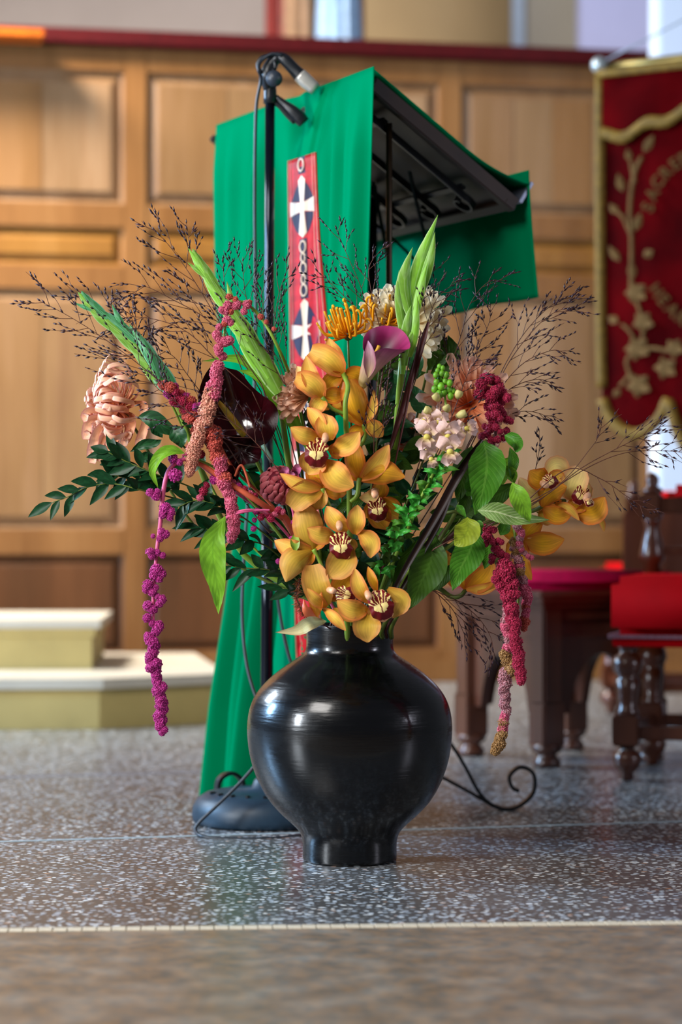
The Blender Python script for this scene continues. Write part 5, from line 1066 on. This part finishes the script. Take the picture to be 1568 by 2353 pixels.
pst(t, [(770, 1400, .12), (600, 1180, .12), (450, 1050, .05), (380, 990)], 4.12, [.003, .0016], M_OS)
for a in (([(318, 958), (350, 962, 12), (385, 985, 12), (424, 1000)], 40, L_EU, 4.10, .35), ([(345, 975), (362, 990), (374, 1006)], 26, L_EU, 4.1, .4), ([(395, 980), (412, 1005, 10), (418, 1030, 6)], 42, L_EU, 4.09, .3), ([(300, 1038), (330, 1022), (358, 1018), (372, 1010)], 24, L_EU, 4.12, .4), ([(320, 1062), (340, 1050), (365, 1062)], 26, L_EU, 4.12, .4),
          ([(440, 985), (430, 960), (410, 955)], 34, L_EU, 4.14, .3), ([(470, 1040), (455, 1060), (440, 1090)], 34, L_EU, 4.14, .3), ([(420, 1060), (400, 1100), (380, 1130)], 40, L_EU, 4.15, .3), ([(480, 1100), (470, 1140), (500, 1170)], 40, L_EU, 4.14, .3)): leafpx(t, *a)
t = thing('leafy_branch', P(830, 1440, 4.25), 'broad dark green leaves behind the calla under the right cream bloom', 'foliage')
pst(t, [(830, 1440, .05), (900, 1200, .08), (960, 950, .06), (985, 840)], 4.2, [.003, .002], M_OS)
for a in (([(985, 850), (1005, 820, 10), (1012, 790, 8), (1000, 758)], 52, L_DG, 4.17, .3), ([(990, 860), (1025, 835, 10), (1040, 805, 8), (1030, 770)], 46, L_DG, 4.17, .3), ([(960, 870), (955, 835, 10), (950, 810, 8), (965, 790)], 40, L_EU, 4.17, .3), ([(940, 900), (925, 870, 10), (905, 850)], 46, L_EU, 4.17, .3), ([(930, 840), (915, 815), (925, 780)], 40, L_DG, 4.18, .3), ([(990, 950), (965, 920), (950, 885)], 50, L_EU, 4.2, .3)): leafpx(t, *a)
t = thing('blade_leaf', P(780, 1440, 4.25), 'bright green pointed blade leaf behind the second gladiolus, over the green cloth', 'foliage')
leafpx(t, [(700, 1000, -20), (640, 900), (560, 828, 6), (462, 830)], 34, L_LG, 4.17, .3, .02, 'lance'); leafpx(t, [(720, 1050, -20), (650, 930), (600, 868, 6), (546, 850)], 40, L_LG, 4.15, .3, .02, 'lance', seed=2); vstem(t, P(700, 1000, 4.18), M_GS, .002)
t = thing('blade_leaf', P(850, 1440, 4.25), 'dark reddish brown blade leaves leaning right through the stems', 'foliage')
M_BR = leaf_mat('dark_red_blade', '4a2020', '6a3028', .45, 1, .3, .08, .3); M_BK2 = leaf_mat('dark_brown_blade', '241410', '3c241c', .4, 1, .3, .05, .3)
leafpx(t, [(890, 1050), (925, 940, 10), (955, 840, 10), (985, 740)], 16, M_BR, 4.09, .5, 0, 'strap'); leafpx(t, [(866, 1435), (930, 1310, 10), (1000, 1190, 12), (1052, 1095, 10), (1108, 1010)], 20, M_BK2, 4.06, .5, 0, 'strap'); leafpx(t, [(876, 1432), (960, 1290, 10), (1010, 1200, 12), (1046, 1110)], 13, M_BK2, 4.07, .5, 0, 'strap')
leafpx(t, [(905, 1080), (930, 960, 10), (945, 880, 10), (968, 760)], 7, M_BR, 4.085, .5, 0, 'strap')
t = thing('stem_bundle', P(870, 1440, 4.25), 'bundle of bare olive stems leaning right just above the vase rim', 'stems')
for i, (a, b, m, r) in enumerate((((868, 1436), (985, 1270), M_OS, 5), ((880, 1440), (1005, 1230), M_OS, 6), ((856, 1430), (945, 1280), M_OS, 5), ((890, 1440), (1000, 1300), M_RS, 3.5), ((848, 1430), (930, 1230), M_OS, 5), ((900, 1440), (960, 1350), M_OS, 6), ((875, 1430), (1010, 1200), M_GS, 4.5), ((840, 1430), (900, 1260), M_RS, 4))):
    obj('stem', tube([P(a[0], a[1]+25, 4.22), P(a[0], a[1], 4.19), P((a[0]+b[0])/2-5, (a[1]+b[1])/2, 4.13+.01*(i % 3)), P(b[0], b[1], 4.14)], px2(r, 4.15), 12, 8), m, t)

# ---------------------------------------------------------------- ruscus sprays and inner foliage
def ruscus(label, pts, Y, n, L, W, seed, sp=38, yo=0, leaves=None, mat=None):
    t = thing('ruscus_spray', P(790, 1440, 4.25), label, 'foliage', None); rnd = random.Random(seed); pp = cr([P(p[0], p[1], Y+(p[2] if len(p) > 2 else 0)) for p in pts], 60)
    obj('stem', tube(pp[::4]+[pp[-1]], [.0016, .0012, .0008], 40, 6), M_OS, t)
    for i in range(n):
        f = 1-i/n*.72; k = int(f*59); p = pp[k]; tg = (pp[min(59, k+1)]-pp[max(0, k-1)]).normalized(); a = radians(rnd.uniform(sp*.5, sp*1.4))*(1 if i % 2 else -1)
        if i == 0: a = .15
        d = Quaternion(V((0, -1, 0)), a) @ tg; d.y += rnd.uniform(-.35, .2); d.normalize(); l = px2(L*rnd.uniform(.75, 1.15), Y); droop = V((0, 0, -l*rnd.uniform(0, .15)))
        nr = V((rnd.uniform(-.5, .5), -1, rnd.uniform(.0, .7)))
        obj('leaf', blade([p, p+d*l*.5, p+d*l+droop], px2(W*rnd.uniform(.8, 1.15), Y), 'ruscus', nr, .25, 0, 0, 0, 10, 4, i), mat or L_RU, t)
ruscus('ruscus spray reaching farthest left below the peach bloom', [(560, 1190, .12), (420, 1150, .05), (320, 1125), (260, 1112), (200, 1120), (160, 1140), (120, 1155)], 4.10, 11, 62, 24, 1)
ruscus('ruscus spray just under the peach bloom, leaves pointing up left', [(560, 1180, .12), (440, 1120, .05), (360, 1090), (290, 1060), (250, 1040)], 4.11, 15, 60, 26, 2)
ruscus('dense dark ruscus spray left of the long magenta tassel', [(560, 1200, .12), (440, 1140, .05), (350, 1110), (290, 1098), (250, 1090)], 4.12, 15, 56, 26, 3)
ruscus('ruscus spray between the magenta tassel and the rose rope', [(650, 1260, .12), (560, 1190, .06), (500, 1160), (450, 1150), (410, 1165)], 4.12, 14, 62, 24, 4)
ruscus('ruscus spray behind the hanging light green leaf', [(700, 1340, .12), (620, 1260, .04), (560, 1240), (500, 1222), (460, 1212)], 4.13, 13, 62, 24, 5)
ruscus('low ruscus spray crossing the green cloth above the stand pole', [(740, 1400, .1), (680, 1330, .03), (620, 1310), (560, 1305), (520, 1298)], 4.13, 10, 62, 22, 6)
ruscus('lowest ruscus sprig left of the vase neck', [(760, 1420, .1), (720, 1380, .03), (690, 1362), (650, 1352)], 4.10, 5, 60, 22, 7)
def inner(label, pts, Y, n, L, W, seed, mats):
    t = thing('leafy_branch', P(800, 1440, 4.25), label, 'foliage'); rnd = random.Random(seed); pp = cr([P(p[0], p[1], Y+(p[2] if len(p) > 2 else 0)) for p in pts], 60); obj('stem', tube(pp[::4], [.003, .0015], 30, 6), M_OS, t)
    for i in range(n):
        k = int((.3+.7*(i+.5)/n)*59); p = pp[k]; az = rnd.uniform(0, 2*pi); el = rnd.uniform(-.5, .9); d = V((cos(az), .45*sin(az)+.1, el)).normalized(); l = px2(L*rnd.uniform(.7, 1.25), Y)
        obj('leaf', blade([p, p+d*l*.5+V((0, 0, l*.06)), p+d*l], px2(W*rnd.uniform(.8, 1.2), Y), 'leaf', V((rnd.uniform(-.6, .6), -1, rnd.uniform(-.2, .8))), .3, 0, .03, 0, 10, 5, i), rnd.choice(mats), t)
dk = [L_RU, L_EU, L_DG]
inner('dark foliage behind the rose globe bloom', [(790, 1440, .05), (720, 1300), (650, 1200), (600, 1120)], 4.24, 20, 75, 44, 11, dk)
inner('dark foliage deep behind the black anthurium', [(790, 1440, .05), (700, 1250), (600, 1080), (520, 980)], 4.25, 20, 75, 44, 12, dk)
inner('dark foliage behind the topmost orchids', [(800, 1440, .05), (790, 1200), (770, 1000), (740, 900)], 4.25, 20, 75, 44, 13, dk)
inner('dark foliage in the middle behind the orchid stems', [(805, 1440, .05), (830, 1250), (860, 1080), (870, 960)], 4.22, 22, 75, 44, 14, dk)
inner('dark foliage behind the calla lily', [(805, 1440, .05), (860, 1150), (890, 960), (900, 850)], 4.25, 20, 75, 44, 15, dk)
inner('dark foliage behind the snapdragon stem', [(810, 1440, .05), (880, 1280), (950, 1120), (1000, 980)], 4.24, 22, 75, 44, 16, dk)
inner('dark foliage behind the drooping right leaves', [(815, 1440, .05), (920, 1340), (1030, 1230), (1100, 1130)], 4.24, 22, 72, 42, 17, dk)
inner('green foliage low right above the vase rim', [(815, 1440, .03), (860, 1370), (920, 1300), (980, 1250)], 4.20, 18, 64, 38, 18, [L_DG, L_MG, L_EU])
inner('green foliage low left above the vase rim', [(795, 1440, .03), (740, 1380), (690, 1320), (640, 1270)], 4.20, 18, 62, 36, 19, dk)
inner('dark foliage behind the lower orchid spray', [(800, 1440, .03), (790, 1380), (800, 1300), (820, 1230)], 4.18, 16, 66, 42, 20, dk)

# ---------------------------------------------------------------- snapdragons
M_BD = plain('snapdragon_bud_green', '6fae28', .4, .4, var=.25, scale=60, trans=.1); M_BY = plain('snapdragon_bud_cream', 'd8cc80', .45, .4, var=.15, scale=60, trans=.15)
M_SN2 = petal_mat('blush_snapdragon', 'e8d080', 'f0c8b8', 'f0d0cc', None, streak=.15); M_PA = plain('yellow_palate', 'f0e070', .5, .3, var=.1, scale=80, trans=.15); L_SN = leaf_mat('snapdragon_leaf', '3f9c34', '5cb84c', .35, 1, .25, .12, .35)
t = thing('snapdragon', P(830, 1440, 4.2), 'blush pink snapdragon with green buds at its tip, in front of the salmon bloom', 'snapdragon')
YS = 4.06
pst(t, [(850, 1430, .13), (900, 1300, .07), (940, 1210, .02), (975, 1130), (1010, 1060), (1030, 1000), (1025, 930), (1014, 850)], YS, [.0036, .003, .0028, .0014], M_GS, n=50)
rnd = random.Random(5)
for i, (x, y, r) in enumerate(((1010, 842, 6), (1018, 846, 6), (1006, 852, 6), (1016, 858, 7), (1026, 862, 8), (1002, 862, 7), (1012, 870, 8), (1024, 876, 8), (1034, 880, 8), (1004, 878, 8), (1014, 888, 9), (1032, 896, 9), (1020, 902, 9), (1000, 894, 9), (1010, 906, 10), (1036, 910, 8), (1042, 898, 7))):
    obj('bud', ico(P(x, y, YS-px2(rnd.uniform(0, 12), YS)), px2(r, YS), 2, (.95, .95, 1.15), .03, i), M_BD, t)
for x, y, x2, y2 in ((1008, 918, 998, 906), (1030, 942, 1024, 932), (990, 946, 976, 940), (1052, 956, 1072, 948), (1052, 912, 1058, 898)):
    obj('bud', tube([P(x, y, YS), P((x+x2)/2, (y+y2)/2, YS-.012), P(x2, y2, YS-.014)], [px2(6, YS), px2(10, YS), px2(8, YS)], 8, 10), M_BY, t, label='cream bud')
def snap(x, y, ang, s=1.0, Y=YS):
    a = radians(ang); d = V((cos(a), -sin(a)))            # direction the mouth points, picture plane
    q = V((-d.y, d.x)); c = V((x, y)); f = lambda u, v_, z: P(c.x+d.x*u*s+q.x*v_*s, c.y+d.y*u*s+q.y*v_*s, Y-px2(z*s, Y))
    b = obj('blossom', tube([f(-30, 0, 0), f(-14, 0, 16), f(0, 0, 24)], [px2(5*s, Y), px2(11*s, Y), px2(13*s, Y)], 10, 12), M_SN2, t)
    obj('palate', ico(f(4, 0, 30), px2(8.5*s, Y), 2, (1, .8, .9), .05, int(x)), M_PA, b, label='yellow palate')
    for v_ in (-1, 1):
        obj('lip_petal', blade([f(-2, v_*3, 24), f(-18, v_*12, 36), f(-26, v_*26, 22)], px2(32*s, Y), 'round', (0, -1, 0), .3, 0, .1, 0, 8, 6, x), M_SN2, b)
        obj('lip_petal', blade([f(6, v_*6, 30), f(20, v_*10, 30), f(32, v_*20, 16)], px2(26*s, Y), 'round', (0, -1, 0), .3, 0, .1, 0, 8, 6, x), M_SN2, b)
    obj('lip_petal', blade([f(10, 0, 34), f(22, 0, 36), f(33, 0, 22)], px2(22*s, Y), 'round', (0, -1, 0), .3, 0, .1, 0, 8, 6, x), M_SN2, b)
snap(982, 1000, -95, .95, YS); snap(1030, 1000, -92, .92, YS-.01); snap(1034, 1034, -80, .95, YS-.015); snap(990, 1052, -60, .7, YS+.01); snap(1070, 985, 10, .75, YS+.01); snap(1008, 968, -110, .7, YS); snap(975, 965, -140, .6, YS+.01)
for i in range(44):
    f = i/43; x = 1035-125*f; y = 1050+185*f; a = i*2.4; rx = rnd.uniform(28, 62)
    x2 = x+cos(a)*rx*.8; y2 = y+sin(a)*rx*.55-16
    leafpx(t, [(x, y, 4), ((x+x2)/2, (y+y2)/2-5, 16+10*sin(a)), (x2, y2, 10+14*sin(a+1))], rnd.uniform(12, 17), (L_SN, L_SN, L_MG)[i % 3], YS+.005, .3, .03, 'lance', nrm=(cos(a)*.3, -1, .3), seed=i)
t = thing('snapdragon', P(840, 1440, 4.2), 'leafy green snapdragon shoot without flowers low right of the orchids', 'foliage')
pst(t, [(850, 1430, .13), (880, 1340, .04), (905, 1270), (935, 1200)], 4.09, [.003, .002], M_GS)
for i in range(26):
    f = i/25; x = 940-70*f; y = 1180+150*f; a = i*2.4+1; rx = rnd.uniform(24, 46); x2 = x+cos(a)*rx; y2 = y+sin(a)*rx*.8-6
    leafpx(t, [(x, y, 2), ((x+x2)/2, (y+y2)/2-4, 14), (x2, y2, 6)], rnd.uniform(13, 19), L_SN if i % 2 else L_DG, 4.09, .3, .05, 'lance', seed=i)

# ---------------------------------------------------------------- switchgrass plumes
M_GRS = plain('purple_brown_grass_stem', '5a3428', .5, .3, var=.2, scale=40); M_SEED = plain('dark_plum_seed', '341c2a', .5, .4, var=.4, scale=60)
def seedg(g, p, d, L, r):
    d = d.normalized(); s = d.cross(V((0, -1, .1))).normalized(); u_ = d.cross(s)
    n = len(g.v); g.v += [p, p+d*L*.4+s*r, p+d*L*.4+u_*r, p+d*L*.4-s*r, p+d*L*.4-u_*r, p+d*L]; g.u += [(0, 0)]*6
    g.f += [(n, n+2, n+1), (n, n+3, n+2), (n, n+4, n+3), (n, n+1, n+4), (n+5, n+1, n+2), (n+5, n+2, n+3), (n+5, n+3, n+4), (n+5, n+4, n+1)]
def plume(label, pts, Y, nb, bl, seed, ang=32, t0=.15, dens=1.0, stemcol=None, root=True, dY=.0, side=0, ssz=1.0):
    """pts: main axis in pixels from its lower end to its tip"""
    t = thing('switchgrass_plume', P(800, 1440, 4.25), label, 'grass', None); rnd = random.Random(seed); N = 60
    pp = cr([P(x, y, Y+dY*i/len(pts)) for i, (x, y) in enumerate(pts)], N); st_ = G(); sg_ = G(); st_.add(tube(pp[::3]+[pp[-1]], [.0010, .0007, .0004], 30, 5))
    if root: vstem(t, pp[0], M_GRS, .001, (rnd.uniform(-20, 20), 0), base=rnd.uniform(-.03, .03))
    def run(path, f0):
        m = 26; q = cr(path, m); L = sum((q[i+1]-q[i]).length for i in range(m-1)); step = px2(14, Y)/dens; acc = 0; nxt = f0*L
        for i in range(m-1):
            acc += (q[i+1]-q[i]).length
            if acc > nxt:
                tg = (q[i+1]-q[i]).normalized(); a = rnd.uniform(-.42, .42); d = Quaternion(V((0, -1, 0)), a) @ tg; d.y += rnd.uniform(-.4, .4)
                seedg(sg_, q[i], d, px2(rnd.uniform(11, 18), Y)*ssz, px2(rnd.uniform(1.6, 2.5), Y)*ssz); nxt = acc+step*rnd.uniform(.5, 1.4)
    nb = max(4, int(nb*.8)); bl = bl*1.08
    for i in range(nb):
        f = t0+(1-t0)*(i+.5)/nb; k = int(f*(N-1)); p = pp[k]; tg = (pp[min(N-1, k+1)]-pp[max(0, k-1)]).normalized(); s = (1 if i % 2 else -1) if not side else side
        L = px2(bl, Y)*(1.15-.75*f)*rnd.uniform(.7, 1.25); a = radians(ang*rnd.uniform(.6, 1.5))*s; d = Quaternion(V((0, -1, 0)), a) @ tg; d.y += rnd.uniform(-.5, .4); d.normalize()
        d2 = Quaternion(V((0, -1, 0)), -a*.5) @ d
        pa = [p, p+d*L*.45, p+d*L*.45+d2*L*.55+V((0, 0, -L*.06))]; st_.add(tube(pa, [.0006, .0003], 8, 4, False)); run(pa, .42)
        for b in range(rnd.choice((0, 1, 1, 2))):
            q0 = pa[0].lerp(pa[1], rnd.uniform(.5, 1)); d3 = Quaternion(V((0, -1, 0)), rnd.uniform(-.6, .6)) @ d; d3.y += rnd.uniform(-.3, .3); l3 = L*rnd.uniform(.3, .55); pb = [q0, q0+d3*l3*.5, q0+d3*l3]; st_.add(tube(pb, [.0004, .0003], 5, 4, False)); run(pb, .25)
    run([pp[int(N*.8)], pp[int(N*.9)], pp[-1]], .0)
    obj('branches', st_.g(), M_GRS, t); obj('seed_spikelets', sg_.g(), M_SEED, t, kind='stuff')
plume('switchgrass plume fanning farthest left above the peach bloom', [(430, 960), (380, 890), (310, 830), (220, 765), (150, 722), (88, 690)], 4.10, 20, 200, 1, 30)
plume('switchgrass plume rising over the far left gladiolus tip', [(400, 900), (340, 830), (280, 770), (220, 700), (150, 648)], 4.16, 12, 130, 2, 34)
plume('short switchgrass sprigs standing behind the far left gladiolus', [(400, 900), (350, 820), (310, 750), (290, 690)], 4.17, 10, 110, 12, 30)
plume('switchgrass plume reaching highest at the left, over the oak stile', [(600, 900), (540, 800), (480, 700), (430, 620), (385, 560), (345, 520)], 4.15, 16, 150, 3, 30)
plume('switchgrass plume with its tip just left of the second gladiolus', [(560, 860), (520, 760), (470, 660), (440, 580), (428, 508)], 4.16, 13, 120, 4, 30)
plume('switchgrass plume sweeping level to the left between the two gladioli', [(600, 880), (540, 800), (470, 730), (400, 690), (340, 660), (315, 662)], 4.12, 18, 150, 5, 28)
plume('dense switchgrass plume arching left over the oak, lower than the level one', [(580, 900), (500, 830), (440, 770), (380, 740), (310, 728), (265, 735)], 4.13, 20, 140, 6, 28)
plume('switchgrass sprays in front of the panel between peach bloom and anthurium', [(500, 960), (460, 900), (430, 860), (400, 820), (360, 800)], 4.16, 14, 110, 7, 40)
plume('dark switchgrass tangle beside the wine coloured clump', [(520, 1020), (450, 960), (400, 920), (360, 890), (330, 850)], 4.07, 22, 110, 8, 45, dens=1.2)
plume('switchgrass plume standing against the green cloth left of the stand pole', [(640, 900), (600, 800), (570, 700), (560, 640), (558, 590)], 4.16, 14, 130, 9, 26)
plume('switchgrass plume left of it, over the edge of the green cloth', [(600, 880), (560, 790), (525, 700), (515, 640), (513, 588)], 4.17, 12, 110, 10, 26)
plume('switchgrass plume between stand pole and red band', [(690, 920), (650, 840), (632, 760), (640, 680), (664, 610)], 4.15, 13, 120, 11, 24)
plume('switchgrass plume hugging the stand pole', [(700, 940), (640, 860), (610, 780), (604, 700), (600, 660)], 4.13, 16, 110, 23, 26)
plume('switchgrass plume over the cloth right of the red band', [(880, 860), (858, 760), (830, 660), (800, 590), (770, 520)], 4.17, 14, 130, 13, 30)
plume('switchgrass plume leaning left onto the red band', [(880, 850), (840, 740), (800, 690), (760, 650), (725, 620)], 4.16, 12, 110, 14, 28)
plume('switchgrass sprig in front of the dark lectern post', [(900, 820), (870, 740), (852, 660), (850, 610), (888, 560)], 4.12, 9, 80, 15, 26)
plume('switchgrass sprig arching right of the tallest gladiolus', [(930, 880), (955, 760), (975, 660), (1000, 610), (992, 640)], 4.10, 10, 90, 16, 30)
plume('switchgrass plume rising right of the cream blooms', [(1000, 950), (1030, 860), (1060, 770), (1080, 700), (1120, 650), (1160, 645)], 4.16, 16, 120, 17, 30)
plume('switchgrass plume right of it against the brown panel', [(1050, 960), (1080, 880), (1100, 800), (1125, 740), (1128, 698)], 4.17, 15, 110, 18, 34)
plume('switchgrass plume fanning to the upper right', [(1130, 920), (1160, 850), (1200, 790), (1250, 735), (1290, 712), (1332, 708)], 4.16, 13, 120, 19, 26, .25)
plume('switchgrass plume above it with the highest tips at the right', [(1120, 930), (1160, 840), (1210, 760), (1270, 700), (1328, 676)], 4.18, 10, 110, 24, 22, .35)
plume('switchgrass plume pointing right under the fan', [(1120, 950), (1160, 880), (1210, 830), (1270, 805), (1300, 812)], 4.16, 12, 100, 20, 26, .3)
plume('switchgrass sprigs level right of the crimson plume', [(1110, 970), (1160, 905), (1200, 880), (1240, 872), (1270, 880)], 4.17, 9, 80, 21, 24, .3)
plume('lowest switchgrass sprig drooping right of the crimson plume', [(1110, 1000), (1160, 960), (1200, 945), (1240, 950), (1272, 966)], 4.16, 9, 70, 22, 26, .3)
plume('switchgrass haze in front of the orchid tops and calla tube', [(860, 1080), (860, 1000), (862, 930), (870, 870), (900, 820)], 4.06, 22, 90, 25, 34, dens=1.1)
plume('switchgrass haze in front of the salmon bloom', [(1000, 1050), (1030, 980), (1060, 900), (1080, 850), (1100, 820)], 4.08, 20, 100, 26, 36, dens=1.0)
plume('fine reddish switchgrass lying across the black anthurium', [(640, 1080), (600, 1030), (560, 990), (520, 960), (490, 940)], 4.05, 16, 110, 27, 34, dens=.8)
plume('switchgrass sprigs over the right cream bloom', [(960, 860), (975, 780), (990, 720), (1010, 680), (1060, 640)], 4.10, 14, 90, 28, 34)
plume('switchgrass plume hanging down in front of the stool', [(985, 1352), (1010, 1362), (1050, 1380), (1100, 1420), (1130, 1470), (1134, 1530)], 4.14, 14, 110, 29, 26, .2)
plume('short switchgrass plume hanging left of it', [(985, 1350), (1010, 1368), (1040, 1400), (1060, 1440), (1080, 1490)], 4.15, 10, 100, 30, 26, .2)
plume('small upright grass sprig above the right orchids', [(1230, 1110), (1232, 1075), (1238, 1045), (1243, 1005)], 4.18, 5, 50, 31, 20, .3, root=False)
plume('long dark grass stem crossing the right orchids with wiry sparse tips', [(1000, 1260), (1120, 1200), (1216, 1165), (1300, 1100), (1350, 1040), (1375, 1005), (1384, 970)], 4.05, 8, 110, 32, 28, .75, .5)
plume('wiry sparse grass tips running off to the right over the banner fringe', [(1100, 1215), (1240, 1148), (1330, 1080), (1400, 1040), (1480, 1000), (1530, 975)], 4.05, 14, 120, 33, 28, .6, .55)
plume('wiry sparse grass tips against the white pillar', [(1120, 1210), (1260, 1130), (1360, 1070), (1440, 1040), (1520, 1036), (1580, 1040)], 4.06, 14, 110, 34, 30, .6, .55)
plume('thin grass tips drooping right of the farthest orchid', [(1180, 1180), (1300, 1080), (1380, 1100), (1440, 1140), (1500, 1180)], 4.07, 10, 90, 35, 26, .45, .4)
t = thing('dried_grass_tuft', P(740, 1440, 4.2), 'fuzzy brown dried grass tuft curling at the lower left of the orchids', 'grass')
rnd = random.Random(9); g = G()
for i in range(260):
    f = rnd.random(); q = cr([V((690, 1330, 0)), V((682, 1370, 0)), V((700, 1410, 0)), V((735, 1430, 0))], 40)[int(f*39)]; a = rnd.uniform(0, 2*pi)
    p = P(q.x, q.y, 4.08); d = V((cos(a)*.8, -.5*rnd.random(), -.6+sin(a)*.7)); g.add(tube([p, p+d.normalized()*px2(rnd.uniform(8, 18), 4.1)], [.0007, .0002], 3, 3, False))
obj('bristles', g.g(), plain('brown_bristle', '9a5a38', .6, .3, var=.3, scale=200), t, kind='stuff'); pst(t, [(760, 1445, .05), (735, 1430), (700, 1410), (682, 1370), (690, 1330)], 4.08, .0014, M_RS)
